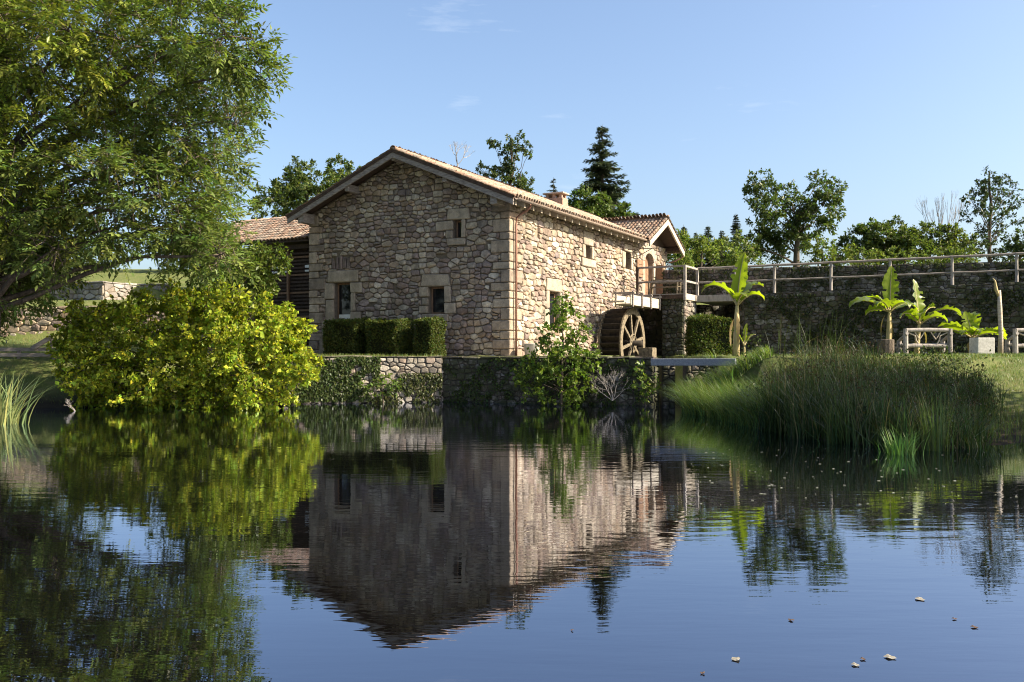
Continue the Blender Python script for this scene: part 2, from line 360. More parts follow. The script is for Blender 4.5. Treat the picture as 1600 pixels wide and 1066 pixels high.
def masonry(parent, fr, a0, a1, z0, z1, mat, mean=.26, aspect=1.6, seed=1, planes=(), holes=(), nind=60, depth=(.05,.115), pal=PAL, name='stone', win=None):
    ps = cells(a0, a1, z0, z1, mean, aspect, seed, planes, holes); rn = random.Random(seed)
    def vis(p):
        if win is None: return area(p)
        cx = sum(q[0] for q in p)/len(p); cz = sum(q[1] for q in p)/len(p)
        return area(p) if win[0] < cx < win[1] and win[2] < cz < win[3] else area(p)*.01
    ps.sort(key=vis, reverse=True); rest = MB()
    for i, p in enumerate(ps):
        if i < nind:
            mb = MB()
            if stone_geo(mb, p, fr, rn.uniform(*depth), rn, pal): mb.build(name, mat, parent)
        else: stone_geo(rest, p, fr, rn.uniform(*depth), rn, pal)
    if rest.v: rest.build(name + 'work', mat, parent, kind='stuff')
def panel_wall(mb, fr, a0, a1, z0, z1, holes, th):          # a wall face with real openings, reveals and a back
    O, A, Nn = fr
    def W3(a, z, d): return O + A*a + Vector((0,0,z)) + Nn*d
    xs = sorted({a0, a1, *[v for h in holes for v in h[:2] if a0 < v < a1]}); zs = sorted({z0, z1, *[v for h in holes for v in h[2:4] if z0 < v < z1]})
    inh = lambda a, z: any(h[0] < a < h[1] and h[2] < z < h[3] for h in holes)
    for i in range(len(xs)-1):
        for j in range(len(zs)-1):
            if inh((xs[i]+xs[i+1])/2, (zs[j]+zs[j+1])/2): continue
            for d in (0, -th):
                mb.add([W3(xs[i],zs[j],d),W3(xs[i+1],zs[j],d),W3(xs[i+1],zs[j+1],d),W3(xs[i],zs[j+1],d)], [(0,1,2,3) if d == 0 else (3,2,1,0)])
    for (h0,h1,k0,k1) in holes:
        for (p, q) in (((h0,k0),(h1,k0)),((h1,k0),(h1,k1)),((h1,k1),(h0,k1)),((h0,k1),(h0,k0))):
            mb.add([W3(*p,0.0),W3(*q,0.0),W3(*q,-th),W3(*p,-th)], [(0,1,2,3)])
    for (p, q) in (((a0,z0),(a1,z0)),((a1,z0),(a1,z1)),((a1,z1),(a0,z1)),((a0,z1),(a0,z0))):
        mb.add([W3(*p,0),W3(*q,0),W3(*q,-th),W3(*p,-th)], [(3,2,1,0)])
def block(parent, fr, a0, a1, z0, z1, d0, d1, mat, rn, name, tint=(.4,.36,.3), top=0, bevel=.03):
    O, A, Nn = fr; j = lambda: rn.uniform(-.028, .028); mb = MB()
    co = lambda a, z, d: O + A*(a+j()) + Vector((0,0,z+j())) + Nn*(d+j()*.6)
    k = rn.uniform(.8, 1.2)
    vs = [co(a0,z0,d1),co(a1,z0,d1),co(a1,z0,d0),co(a0,z0,d0),co(a0+top,z1,d1),co(a1-top,z1,d1),co(a1-top,z1,d0),co(a0+top,z1,d0)]
    mb.add(vs, [(3,2,1,0),(4,5,6,7),(0,1,5,4),(1,2,6,5),(2,3,7,6),(3,0,4,7)], tuple(c*k for c in tint))
    return mb.build(name, mat, parent, bevel=bevel)

# ------------------------------------------------------------------ roof tiles
TPAL = [(.27,.175,.125),(.32,.225,.165),(.22,.15,.115),(.36,.28,.22),(.2,.165,.135),(.3,.205,.15),(.26,.215,.175)]
def tile_verts(L=.47, r0=.105, r1=.085, n=6, th=.016):      # along -x is down the slope
    vs = []; fs = []
    for (x, r) in ((0, r0), (-L, r1)):
        for k in range(n+1):
            c = math.pi*k/n; vs.append((x, r*math.cos(c), r*math.sin(c)))
        for k in range(n+1):
            c = math.pi*k/n; vs.append((x, (r-th)*math.cos(c), (r-th)*math.sin(c)))
    m = n+1
    for k in range(n):
        fs += [(k, k+1, 2*m+k+1, 2*m+k), (m+k, 3*m+k, 3*m+k+1, m+k+1), (k, m+k, m+k+1, k+1)]
    return vs, fs
def tile_roof(parent, O, D, E, ncol, nrow, pitch=.212, expo=.36, nind=300, seed=3, keep=None, first=lambda c, r: 0, lift=.02):
    """O eave corner, D up the slope, E along the eave (unit vectors); cover tiles as pieces, the channels below as one sheet"""
    rn = random.Random(seed); D = D.normalized(); E = E.normalized(); Nn = E.cross(D) if E.cross(D).z > 0 else D.cross(E)
    tv, tf = tile_verts(); base = []
    for k in range(7):
        t = rn.choice(TPAL); q = rn.uniform(.8,1.2); mb = MB(); mb.add(tv, tf, tuple(c*q for c in TPAL[k])); me = mb.mesh('tile', True); me.materials.append(M['tile']); base.append(me)
    items = []
    for c in range(ncol):
        for r in range(nrow):
            if keep and not keep(c, r): continue
            items.append((first(c, r), c, r))
    items.sort(); rest = MB()
    for i, (_, c, r) in enumerate(items):
        pos = O + E*((c+.5)*pitch + rn.uniform(-.012,.012)) + D*(r*expo + rn.uniform(-.03,.03) - .05) + Nn*(.05 + rn.uniform(-.006,.01))
        X = -D; X = (X - Nn*.0).normalized(); tilt = .05 + rn.uniform(-.015,.02)
        X2 = (-D*math.cos(tilt) + Nn*math.sin(tilt)*1.0); Xax = -X2                       # tile x axis points down slope at x=0
        yaw = rn.uniform(-.05,.05); Yax = (E + D*yaw).normalized(); dn = X2.normalized(); Zax = dn.cross(Yax)
        if Zax.dot(Nn) < 0: Yax = -Yax; Zax = dn.cross(Yax)
        Mx = Matrix(((dn.x, Yax.x, Zax.x, pos.x), (dn.y, Yax.y, Zax.y, pos.y), (dn.z, Yax.z, Zax.z, pos.z), (0,0,0,1)))
        if i < nind:
            o = bpy.data.objects.new('tile', base[rn.randrange(7)]); link(o, parent); o.matrix_local = Mx
        else:
            t = rn.choice(TPAL); q = rn.uniform(.75,1.2); rest.add([Mx @ Vector(v) for v in tv], tf, tuple(a*q for a in t))
    if rest.v: rest.build('tilework', M['tile'], parent, smooth=True, kind='stuff')
    ch = MB()                                               # channel tiles
    for c in range(ncol):
        rows = [r for r in range(nrow) if not keep or keep(c, r)]
        if not rows: continue
        for r in rows:
            vs = []; t = rn.choice(TPAL); q = rn.uniform(.45,.8)
            for s, rr in ((r*expo-.05, .0), ((r+1)*expo-.05, -.018)):
                for k in range(5):
                    a = math.pi*(.1+.8*k/4); vs.append(O + E*(c*pitch + .09*math.cos(a)) + D*s + Nn*(.085 + rr - .075*math.sin(a)))
            ch.add(vs, [(k, k+1, 6+k, 5+k) for k in range(4)], tuple(a*q for a in t))
    ch.build('channel_tiles', M['tile'], parent, smooth=True, kind='stuff')

# ------------------------------------------------------------------ the mill
V3 = Vector
mill = empty('stone_watermill', (C0.x, C0.y, TZ), 'two-storey rubble stone watermill with terracotta roof standing behind the pond', 'mill', -TH)
GW = 9.75; LEN = 19.0; MID = -GW/2; SL = .42; ZR = 8.36     # gable width, length, ridge x, slope, ridge height of boards
def roofz(x): return ZR - SL*abs(x - MID)
rn = random.Random(11)
fg = (V3((0,0,0)), V3((1,0,0)), V3((0,-1,0)))               # gable frame: a = x
fs_ = (V3((0,0,0)), V3((0,1,0)), V3((1,0,0)))               # sunny side frame: a = y
GH = dict(door=(-8.5,-7.62,.0,3.15), win=(-3.69,-2.92,1.72,2.82), up=(-2.5,-2.12,4.72,5.45))
SH = dict(low=(3.5,4.5,1.2,2.75), a=(7.35,8.05,4.5,5.1), b=(12.5,13.25,4.45,5.3), door=(15.3,16.7,3.05,5.75))
gw = MB(); panel_wall(gw, fg, -GW, 0, -.4, 6.02, list(GH.values()), .5)
zt = 6.02; gw.add([(-GW,0,zt),(0,0,zt),(0,0,roofz(0)-.1),(MID,0,ZR-.1),(-GW,0,roofz(-GW)-.1),(-GW,.5,zt),(0,.5,zt),(0,.5,roofz(0)-.1),(MID,.5,ZR-.1),(-GW,.5,roofz(-GW)-.1)],
   [(0,1,2,3,4),(9,8,7,6,5)])
gable = gw.build('gable_wall', M['mortar'], mill)
sw = MB(); panel_wall(sw, fs_, .5, LEN, -1.8, 6.15, list(SH.values()), .5)
side = sw.build('side_wall', M['sunmortar'], mill)
bw = MB(); bw.box(-GW, -GW+.5, .5, LEN, -.4, 6.1); bw.box(-GW+.5, -.5, LEN-.5, LEN, -.4, 6.1)
bw.add([(-GW,LEN,6.1),(0,LEN,6.1),(MID,LEN,ZR-.1)], [(2,1,0)]); bw.add([(-GW,LEN-.5,6.1),(0,LEN-.5,6.1),(MID,LEN-.5,ZR-.1)], [(0,1,2)])
bw.box(-GW+.5, -.5, .5, LEN-.5, -.3, -.05); bw.box(-GW+.5, -.5, .5, LEN-.5, 2.95, 3.1); bw.build('back_walls', M['mortar'], mill)
# dressed stones: quoins, lintels, jambs, sills
gh = list(GH.values()); sh = list(SH.values()); GB = []; SB = []
def gb(a0, a1, z0, z1, name='block', d=.1, tint=(.45,.375,.28), top=0): GB.append((a0,a1,z0,z1)); block(gable, fg, a0+.012, a1-.012, z0+.01, z1-.01, -.1, d, M['quoin'], rn, name, tint, top)
def sb(a0, a1, z0, z1, name='block', d=.1, tint=(.46,.39,.3), top=0): SB.append((a0,a1,z0,z1)); block(side, fs_, a0+.012, a1-.012, z0+.01, z1-.01, -.1, d, M['quoin'], rn, name, tint, top)
gb(-8.85,-7.2,3.15,3.66,'lintel'); gb(-9.0,-8.5,2.45,3.15,'jamb_stone'); gb(-8.95,-8.5,1.5,2.45,'jamb_stone'); gb(-9.15,-8.5,.75,1.5,'jamb_stone'); gb(-9.3,-8.5,0,.75,'jamb_stone')
gb(-7.62,-7.0,2.7,3.15,'jamb_stone'); gb(-7.62,-7.35,1.9,2.7,'jamb_stone'); gb(-7.62,-7.05,1.15,1.9,'jamb_stone'); gb(-7.62,-7.2,.0,1.15,'jamb_stone')
gb(-4.05,-2.62,2.82,3.33,'lintel',top=.1); gb(-4.0,-2.7,1.4,1.72,'sill',.14); gb(-4.12,-3.69,2.4,2.82,'jamb_stone'); gb(-4.0,-3.69,2.05,2.4,'jamb_stone'); gb(-4.15,-3.69,1.72,2.05,'jamb_stone')
gb(-2.92,-2.6,2.15,2.82,'jamb_stone'); gb(-2.92,-2.35,1.72,2.15,'jamb_stone')
gb(-2.82,-1.7,5.45,5.9,'lintel',top=.06); gb(-3.3,-2.5,5.05,5.45,'jamb_stone'); gb(-2.85,-2.5,4.72,5.05,'jamb_stone'); gb(-2.12,-1.92,4.72,5.45,'jamb_stone'); gb(-2.78,-1.9,4.42,4.72,'sill',.12)
for i in range(5): 
    a = -8.62 + i*.2; GB.append((a,a+.19,3.72+.04*abs(i-2),4.3)); block(gable, fg, a+.01, a+.18, 3.74, 4.3-.05*abs(i-2), -.1, .08, M['stone'], rn, 'relieving_arch_stone', (.25,.19,.165), .02)
sb(3.2,4.8,2.75,3.3,'lintel',top=.08); sb(3.2,3.5,2.0,2.75,'jamb_stone'); sb(3.0,3.5,1.2,2.0,'jamb_stone'); sb(4.5,4.75,1.2,2.75,'jamb_stone')
sb(7.1,8.3,5.1,5.75,'lintel'); sb(7.0,7.35,4.5,5.1,'jamb_stone'); sb(8.05,8.35,4.5,5.1,'jamb_stone'); sb(6.9,8.6,4.1,4.5,'sill')
sb(12.3,13.4,5.3,5.7,'lintel'); sb(12.0,12.5,4.45,5.3,'jamb_stone'); sb(13.25,13.5,4.45,5.3,'jamb_stone')
sb(14.85,15.3,3.05,4.0,'jamb_stone'); sb(14.95,15.3,4.0,5.1,'jamb_stone'); sb(16.7,17.1,3.05,4.3,'jamb_stone'); sb(16.7,17.0,4.3,5.1,'jamb_stone')
z = -.1; i = 0
while z < 5.7:                                              # corner quoins, long and short in turn
    h = rn.uniform(.28,.52); L1, L2 = ((.75,.45) if i % 2 else (.34,1.0)); L1 *= rn.uniform(.85,1.1); L2 *= rn.uniform(.85,1.1)
    mb = MB(); k = rn.uniform(.78,1.15); t = rn.choice([(.42,.34,.25),(.48,.4,.3),(.34,.275,.21),(.42,.31,.22)]); o_ = .1 + rn.uniform(-.012,.012)
    mb.box(-L1, o_, -o_, L2, z+.012, z+h-.012, tuple(c*k for c in t)); mb.build('quoin', M['stone'], gable, bevel=.03)
    GB.append((-L1,.2,z,z+h)); SB.append((-.2,L2,z,z+h))
    L1 = (.7 if i % 2 == 0 else .38)*rn.uniform(.85,1.15); k = rn.uniform(.7,1.1)
    mb = MB(); mb.box(-GW-.1, -GW+L1, -o_, .4, z+.012, z+h-.012, tuple(c*k for c in t)); mb.build('quoin', M['stone'], gable, bevel=.03)
    GB.append((-GW-.2,-GW+L1,z,z+h)); z += h; i += 1
PUT = [(-6.05,4.9),(-1.4,5.55),(-3.1,3.95),(-.85,2.6),(-8.35,4.35),(-5.4,2.75),(-1.1,4.2),(-6.6,2.1)]
PUTS = [(2.2,5.0),(5.4,3.9),(6.4,5.2),(9.5,3.8),(11.0,4.6),(2.6,3.5),(1.6,2.3),(9.2,5.6)]
pg = [(a,a+.16,z,z+.17) for a, z in PUT]; ps = [(a,a+.3,z,z+.2) for a, z in PUTS]
masonry(gable, fg, -GW, 0, -.15, 8.3, M['stone'], .225, 1.5, 21, [(MID,ZR-.16,SL,1),(MID,ZR-.16,-SL,1)], gh+GB+pg, 195)
masonry(side, fs_, 0, LEN, -1.8, 6.1, M['stone'], .235, 1.8, 22, (), sh+SB+ps, 100, win=(0,14,.3,6))
def window(fr, h, mull=True, name='window', bar=None, fm='brownwood', pane='glass', back=.2):
    O, A, Nn = fr; a0, a1, z0, z1 = h; mb = MB(); fw = .07
    def bx(m, p0, p1, q0, q1, d0, d1):
        c = [O + A*a + V3((0,0,z)) + Nn*d for d in (d1, d0) for a, z in ((p0,q0),(p1,q0),(p1,q1),(p0,q1))]
        m.add(c, [(0,1,2,3),(7,6,5,4),(0,4,5,1),(1,5,6,2),(2,6,7,3),(3,7,4,0)])
    bx(mb,a0,a0+fw,z0,z1,-back-.06,-back); bx(mb,a1-fw,a1,z0,z1,-back-.06,-back); bx(mb,a0+fw,a1-fw,z1-fw,z1,-back-.06,-back); bx(mb,a0+fw,a1-fw,z0,z0+fw,-back-.06,-back)
    f = mb.build(name, M[fm], mill, bevel=.006)
    gm = MB(); bx(gm,a0+fw,a1-fw,z0+fw,z1-fw,-back-.045,-back-.03); gm.build('pane', M[pane], f)
    if bar:
        for (q0, q1) in bar: m2 = MB(); bx(m2,a0+fw,a1-fw,q0,q1,-back-.029,-back-.018); m2.build('reflection_strip', M['white'], f)  # whitish reflection on the door glass, modelled as a white strip
    return f
f = window(fg, GH['door'], name='glazed_door', bar=[(1.55,1.8)]); tag(f, 'narrow glazed door with brown frame behind the hedge')
window(fg, GH['win']); window(fg, GH['up']); window(fs_, SH['low'], back=.14); window(fs_, SH['a'], back=.2); window(fs_, SH['b'], back=.2)
# arched door under the porch and its shutter
d0 = SH['door']; dm = MB()
for k in range(7): dm.box(-.26, -.2+.008*(k%2), d0[0]+k*.2+.004, d0[0]+(k+1)*.2-.004, 3.05, 5.6)
dd = dm.build('arched_door', M['brownwood'], mill)
hm = MB(); hm.box(-.2,-.14,15.45,15.5,4.1,4.25); hm.build('handle', M['iron'], dd)
am = MB(); n = 10
for k in range(n):                                          # arch ring with spandrel stones
    c0 = math.pi*k/n; c1 = math.pi*(k+1)/n; q = lambda r, c: (16.0 - r*math.cos(c), 5.1 + r*.62*math.sin(c) if r < .8 else 5.1 + r*.75*math.sin(c))
    am2 = MB(); pts = [q(.7,c0),q(.7,c1),q(1.15,c1),q(1.15,c0)]
    am2.add([(d,a,z) for d in (.11,-.3) for a, z in pts], [(0,1,2,3),(7,6,5,4),(0,4,5,1),(1,5,6,2),(2,6,7,3),(3,7,4,0)], (.42*rn.uniform(.8,1.1),.36,.29)); am2.build('arch_stone', M['quoin'], side, bevel=.012)
mb = MB(); mb.box(.1,.16,13.95,14.85,4.15,5.05); mb.box(.16,.185,14.0,14.8,4.3,4.4); mb.box(.16,.185,14.0,14.8,4.8,4.9); mb.build('shutter', M['brownwood'], mill, bevel=.008)
mb = MB(); mb.box(.1,.5,17.02,17.08,3.05,5.0); mb.build('door_leaf', M['brownwood'], mill, bevel=.008)
# ---- main roof
EV = .66; YV = -.85; YE = 19.6
def slab(mb, x0, x1, y0, y1, th=.07, zf=roofz):
    vs = [(x0,y0,zf(x0)),(x1,y0,zf(x1)),(x1,y1,zf(x1)),(x0,y1,zf(x0))]; vs += [(x,y,z-th) for x,y,z in vs]
    mb.add(vs, [(0,1,2,3),(7,6,5,4),(0,4,5,1),(1,5,6,2),(2,6,7,3),(3,7,4,0)])
rm = MB(); slab(rm, MID, EV, YV, 14.3); slab(rm, MID, -.6, 14.3, YE); slab(rm, -GW-EV, MID, YV, YE); roof = rm.build('roof', M['darkwood'], mill)
Dr = V3((-1,0,SL)).normalized(); Dl = V3((1,0,SL)).normalized(); slen = (EV-MID)*math.sqrt(1+SL*SL)
nc = int((YE-YV)/.212); nr = int(slen/.36)+1
def keep(c, r): return YV + c*.212 < 14.2 or r*.36 > 1.9
def first(c, r): return min(r*3.0, c*1.5) + (0 if keep(c, r) else 1e3)
tile_roof(roof, V3((EV,YV,roofz(EV))), Dr, V3((0,1,0)), nc, nr, nind=150, seed=5, keep=keep, first=first)
tile_roof(roof, V3((-GW-EV,YV,roofz(-GW-EV))), Dl, V3((0,1,0)), nc, nr, nind=30, seed=6, first=lambda c, r: c*10+r)
tv, tf = tile_verts(.5, .145, .132)
rt = []
for k in range(4): mb = MB(); mb.add(tv, tf, TPAL[k+1]); me = mb.mesh('ridge_tile', True); me.materials.append(M['tile']); rt.append(me)
for k in range(47):
    o = link(bpy.data.objects.new('ridge_tile', rt[rn.randrange(4)]), roof); o.location = (MID, YV + k*.43, ZR+.04+rn.uniform(-.008,.012)); o.rotation_euler = (0, .0, R(-90)+rn.uniform(-.03,.03))
def board(name, mat, x0, x1, y0, y1, top, dep, zf=roofz, parent=None, drop=.0):
    mb = MB(); vs = []
    for y in (y0, y1):
        for x in (x0, x1): vs += [(x,y,zf(x)-top), (x,y,zf(x)-top-dep)]
    mb.add(vs, [(0,1,3,2),(6,7,5,4),(0,4,5,1),(3,7,6,2),(0,2,6,4),(1,5,7,3)]); return mb.build(name, M[mat], parent or roof, bevel=.008)
board('bargeboard', 'oldwood', MID, EV-.02, YV-.02, YV+.05, .075, .25); board('bargeboard', 'oldwood', -GW-EV+.02, MID, YV-.02, YV+.05, .075, .25)
board('verge_board', 'darkwood', MID, EV, YV-.045, YV-.021, -.03, .14); board('verge_board', 'darkwood', -GW-EV, MID, YV-.045, YV-.021, -.03, .14)
for x, w, h in ((MID,.22,.34),(-7.25,.2,.3),(-2.45,.2,.3),(-9.7,.34,.42),(-.25,.3,.42)):
    mb = MB(); zz = roofz(x) - .08 - (0 if x == MID else .1); mb.box(x-w/2, x+w/2, YV+.06, .5, zz-h, zz); mb.build('purlin', M['oldwood'], roof, bevel=.015)
for k in range(20):
    y = -.55 + k*.75; mb = MB(); vs = []
    for x in (-.3, EV-.06):
        for yy in (y-.055, y+.055): vs += [(x,yy,roofz(x)-.075),(x,yy,roofz(x)-.32)]
    mb.add(vs, [(0,1,3,2),(6,7,5,4),(0,4,5,1),(3,7,6,2),(0,2,6,4),(1,5,7,3)]); mb.build('rafter_tail', M['palewood'], roof, bevel=.006)  # sunlit rafter ends, the light put into the pale colour
def gutter(parent, a, b, r=.085):
    mb = MB(); a = V3(a); b = V3(b); d = (b-a).normalized(); s = d.cross(V3((0,0,1))).normalized(); n = 8; vs = []
    for p in (a, b):
        for rr in (r, r-.012):
            for k in range(n+1): c = math.pi + math.pi*k/n; vs.append(p + s*(rr*math.cos(c)) + V3((0,0,rr*math.sin(c))))
    m = n+1; fs = []
    for k in range(n): fs += [(k,k+1,2*m+k+1,2*m+k),(m+k,3*m+k,3*m+k+1,m+k+1),(k,m+k,m+k+1,k+1),(2*m+k,2*m+k+1,3*m+k+1,3*m+k)]
    mb.add(vs, fs); return mb.build('gutter', M['gutter'], parent, smooth=True)
gutter(roof, (EV+.1, YV+.05, roofz(EV)-.05), (EV+.1, 14.6, roofz(EV)-.05))
mb = MB(); zg = roofz(EV)-.1
mb.tube([(EV+.1,.35,zg),(EV+.1,.35,zg-.12),(EV-.05,.33,zg-.28),(.35,.28,zg-.42),(.2,.25,zg-.55),(.19,.25,zg-.8),(.19,.25,.0)], .045, 10); mb.build('downpipe', M['copper'], mill, smooth=True)
# chimney
mb = MB(); mb.box(MID-.1, MID+1.0, 13.4, 14.1, 8.0, 8.5); ch = mb.build('chimney', M['tile'], roof, bevel=.01)
for v in ch.data.attributes['tint'].data: v.color = (.3,.2,.15,1)
for x in (MID-.02, MID+.38, MID+.78):
    for y in (13.46, 13.92): mb = MB(); mb.box(x,x+.15,y,y+.12,8.5,8.72,(.3,.2,.15)); mb.build('pillar', M['tile'], ch)
mb = MB(); mb.box(MID-.16, MID+1.06, 13.34, 14.16, 8.72, 8.8,(.34,.27,.22)); mb.build('cap_slab', M['tile'], ch, bevel=.01)
# ---- porch cross-gable
PY = 16.55; PH = 2.9; PZ = 7.42; PS = .5; PF = .95
def pz(y): return PZ - PS*abs(y-PY)
pm = MB()
for (y0, y1) in ((PY-PH, PY), (PY, PY+PH)):
    vs = [(-3.4,y0,pz(y0)),(PF,y0,pz(y0)),(PF,y1,pz(y1)),(-3.4,y1,pz(y1))]; vs += [(x,y,z-.07) for x,y,z in vs]
    pm.add(vs, [(0,1,2,3),(7,6,5,4),(0,4,5,1),(1,5,6,2),(2,6,7,3),(3,7,4,0)])
porch = pm.build('porch_roof', M['darkwood'], mill)
np_ = int((PF+3.3)/.212); nr2 = int(PH*math.sqrt(1+PS*PS)/.36)+1
def kp(c, r):
    x = PF - (c+.5)*.212; y = PY-PH + r*.36/math.sqrt(1+PS*PS); return pz(y) > roofz(x) - .05 or x > -.3
tile_roof(porch, V3((PF,PY-PH,pz(PY-PH))), V3((0,1,PS)), V3((-1,0,0)), np_, nr2, nind=110, seed=8, keep=kp)
tile_roof(porch, V3((PF,PY+PH,pz(PY+PH))), V3((0,-1,PS)), V3((-1,0,0)), np_, nr2, nind=10, seed=9)
for k in range(10):
    o = link(bpy.data.objects.new('ridge_tile', rt[rn.randrange(4)]), porch); o.location = (PF - k*.4, PY, PZ+.04); o.rotation_euler = (0, .0, rn.uniform(-.03,.03))
for s in (-1, 1):
    mb = MB(); vs = []
    for x in (PF-.07, PF+.02):
        for y in (PY, PY+s*(PH+.02)): vs += [(x,y,pz(y)-.03),(x,y,pz(y)-.33)]
    mb.add(vs, [(0,1,3,2),(6,7,5,4),(0,4,5,1),(3,7,6,2),(0,2,6,4),(1,5,7,3)]); mb.build('bargeboard', M['palewood'], porch, bevel=.008)
mb = MB(); mb.box(.3,PF-.08,PY-.08,PY+.08,PZ-.42,PZ-.1); mb.build('purlin', M['palewood'], porch, bevel=.01)
for y in (PY-2.4, PY+2.4): mb = MB(); mb.box(-.2,PF-.08,y-.1,y+.1,pz(y)-.3,pz(y)-.08); mb.build('purlin', M['darkwood'], porch, bevel=.01)
tm = MB(); tm.add([(.0,PY-PH+.3,6.1),(.0,PY+PH-.4,6.1),(.0,PY,PZ-.1)], [(0,1,2)]); tm.build('gable_boarding', M['darkwood'], porch)
gutter(porch, (PF, PY+PH+.08, pz(PY+PH)-.03), (-2.5, PY+PH+.08, pz(PY+PH)-.03))
mb = MB(); mb.tube([(PF-.1,PY+PH+.08,5.85),(PF-.1,PY+PH+.05,5.65),(.5,PY+PH-.2,5.4),(.15,PY+PH-.4,5.3)], .05, 8); mb.build('rain_spout', M['copper'], porch, smooth=True)
# iron bracket on the side wall
mb = MB(); mb.tube([(.1,12.7,5.42),(1.5,12.75,5.42)], .022, 6); mb.tube([(.1,12.7,4.95),(.75,12.72,5.1),(1.35,12.75,5.4)], .018, 6); mb.tube([(.75,12.72,5.1),(.62,12.72,5.4)], .015, 6)
mb.tube([(.55+.22*math.cos(k*.524), 12.74, 5.15+.22*math.sin(k*.524)) for k in range(13)], .016, 6, cap=False); mb.build('iron_bracket', M['iron'], mill)
# ------------------------------------------------------------------ slatted annex on the shaded side
annex = empty('slatted_annex', ML(-9.9,1.55), 'low tiled annex with dark horizontal timber slats beside the stone gable', 'annex', -TH)
AXL = 8.2
mb = MB(); mb.box(-AXL,0,.35,.45,-.3,5.0); mb.box(-AXL,-AXL+.1,.45,5,-.3,5.0); mb.box(-AXL,0,4.9,5,-.3,5.0); aw = mb.build('wall', M['darkwood'], annex)
for k in range(29):
    mb = MB(); z = .1 + k*.165; mb.box(-AXL,-.02,.12,.16,z,z+.085); mb.build('slat', M['brownwood'] if k % 5 == 2 else M['darkwood'], annex)
for x in (-.5,-2.6,-4.7,-6.8): mb = MB(); mb.box(x-.06,x+.06,.0,.115,-.1,5.0); mb.build('post', M['brownwood'], annex, bevel=.008)
mb = MB(); mb.box(-AXL,-.02,-.02,.1,1.75,1.87); mb.build('cross_rail', M['brownwood'], annex, bevel=.008)
for x in (-1.6,-3.6): mb = MB(); mb.box(x,x+1.0,.05,.11,4.08,4.2); mb.box(x,x+1.0,.05,.11,3.9,3.98); mb.build('window_strip', M['white'], annex)
am = MB(); ZE = 5.32; AS = .5; y0 = -.45; y1 = 2.6
vs = [(-AXL-.4,y0,ZE),(-.02,y0,ZE),(-.02,y1,ZE+AS*(y1-y0)),(-AXL-.4,y1,ZE+AS*(y1-y0))]; vs += [(x,y,z-.09) for x,y,z in vs]
am.add(vs, [(0,1,2,3),(7,6,5,4),(0,4,5,1),(1,5,6,2),(2,6,7,3),(3,7,4,0)])
vs = [(-AXL-.4,y1,ZE+AS*(y1-y0)),(-.02,y1,ZE+AS*(y1-y0)),(-.02,y1+3,ZE),(-AXL-.4,y1+3,ZE)]; vs += [(x,y,z-.09) for x,y,z in vs]
am.add(vs, [(0,1,2,3),(7,6,5,4),(0,4,5,1),(1,5,6,2),(2,6,7,3),(3,7,4,0)]); aroof = am.build('roof', M['darkwood'], annex)
tile_roof(aroof, V3((-.05,y0,ZE)), V3((0,1,AS)), V3((-1,0,0)), 39, 10, nind=300, seed=12, first=lambda c, r: c)
for k in range(20):
    o = link(bpy.data.objects.new('ridge_tile', rt[rn.randrange(4)]), aroof); o.location = (-.1-k*.42, y1, ZE+AS*(y1-y0)+.03); o.rotation_euler = (0, .0, rn.uniform(-.03,.03))
mb = MB(); mb.box(-AXL-.3,-.02,-.1,.05,4.95,5.15); mb.build('wall_plate', M['darkwood'], annex)

# ------------------------------------------------------------------ free-standing walls
def straight_wall(name, label, cat, a, b, z0, z1, th, mat, mortar, mean, aspect, seed, nind, pal, z1b=None, cap=None, ends=False, depth=(.03,.08), base=None):
    a = Vector((a[0],a[1])); b = Vector((b[0],b[1])); L = (b-a).length; rz = math.atan2(b.y-a.y, b.x-a.x)
    root = empty(name, (a.x, a.y, 0), label, cat, rz); root['kind'] = 'thing'; z1b = z1 if z1b is None else z1b
    mb = MB(); vs = [(0,0,z0),(L,0,z0),(L,th,z0),(0,th,z0),(0,0,z1),(L,0,z1b),(L,th,z1b),(0,th,z1)]
    mb.add(vs, [(3,2,1,0),(4,5,6,7),(0,1,5,4),(1,2,6,5),(2,3,7,6),(3,0,4,7)]); mb.build('wall_core', mortar, root)
    sl_ = (z1b-z1)/L; fr = (V3((0,0,0)), V3((1,0,0)), V3((0,-1,0)))
    masonry(root, fr, 0, L, z0, max(z1,z1b), mat, mean, aspect, seed, [(0,z1,-sl_,1)], (), nind, depth, pal)
    if ends: masonry(root, (V3((L,0,0)), V3((0,1,0)), V3((1,0,0))), 0, th, z0, z1b, mat, mean, aspect, seed+1, (), (), 8, depth, pal)
    rr = random.Random(seed)
    if cap:
        x = 0
        while x < L - .1:
            w = min(rr.uniform(*cap[0]), L-x); block(root, fr, x+.01, x+w-.01, z1+sl_*(x+w/2)+.004, z1+sl_*(x+w/2)+cap[1]*rr.uniform(.85,1.15), -th-.02, .05+rr.uniform(0,.05), mat if cap[2] is None else cap[2], rr, 'coping_stone', rr.choice(pal)); x += w
    return root
PALR = [(.3,.27,.22),(.38,.34,.27),(.22,.2,.17),(.45,.41,.34),(.28,.23,.19)]
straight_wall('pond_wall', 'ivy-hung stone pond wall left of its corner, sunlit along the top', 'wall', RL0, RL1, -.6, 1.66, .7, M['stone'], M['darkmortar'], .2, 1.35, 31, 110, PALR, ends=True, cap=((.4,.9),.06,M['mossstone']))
straight_wall('pond_wall', 'shaded stone pond wall in front of the watermill corner and wheel', 'wall', RR0, RR1, -.6, 1.62, .7, M['wetshadestone'], M['darkmortar'], .2, 1.35, 33, 150, PALD, ends=True, cap=((.5,1.1),.06,M['mossstone']))
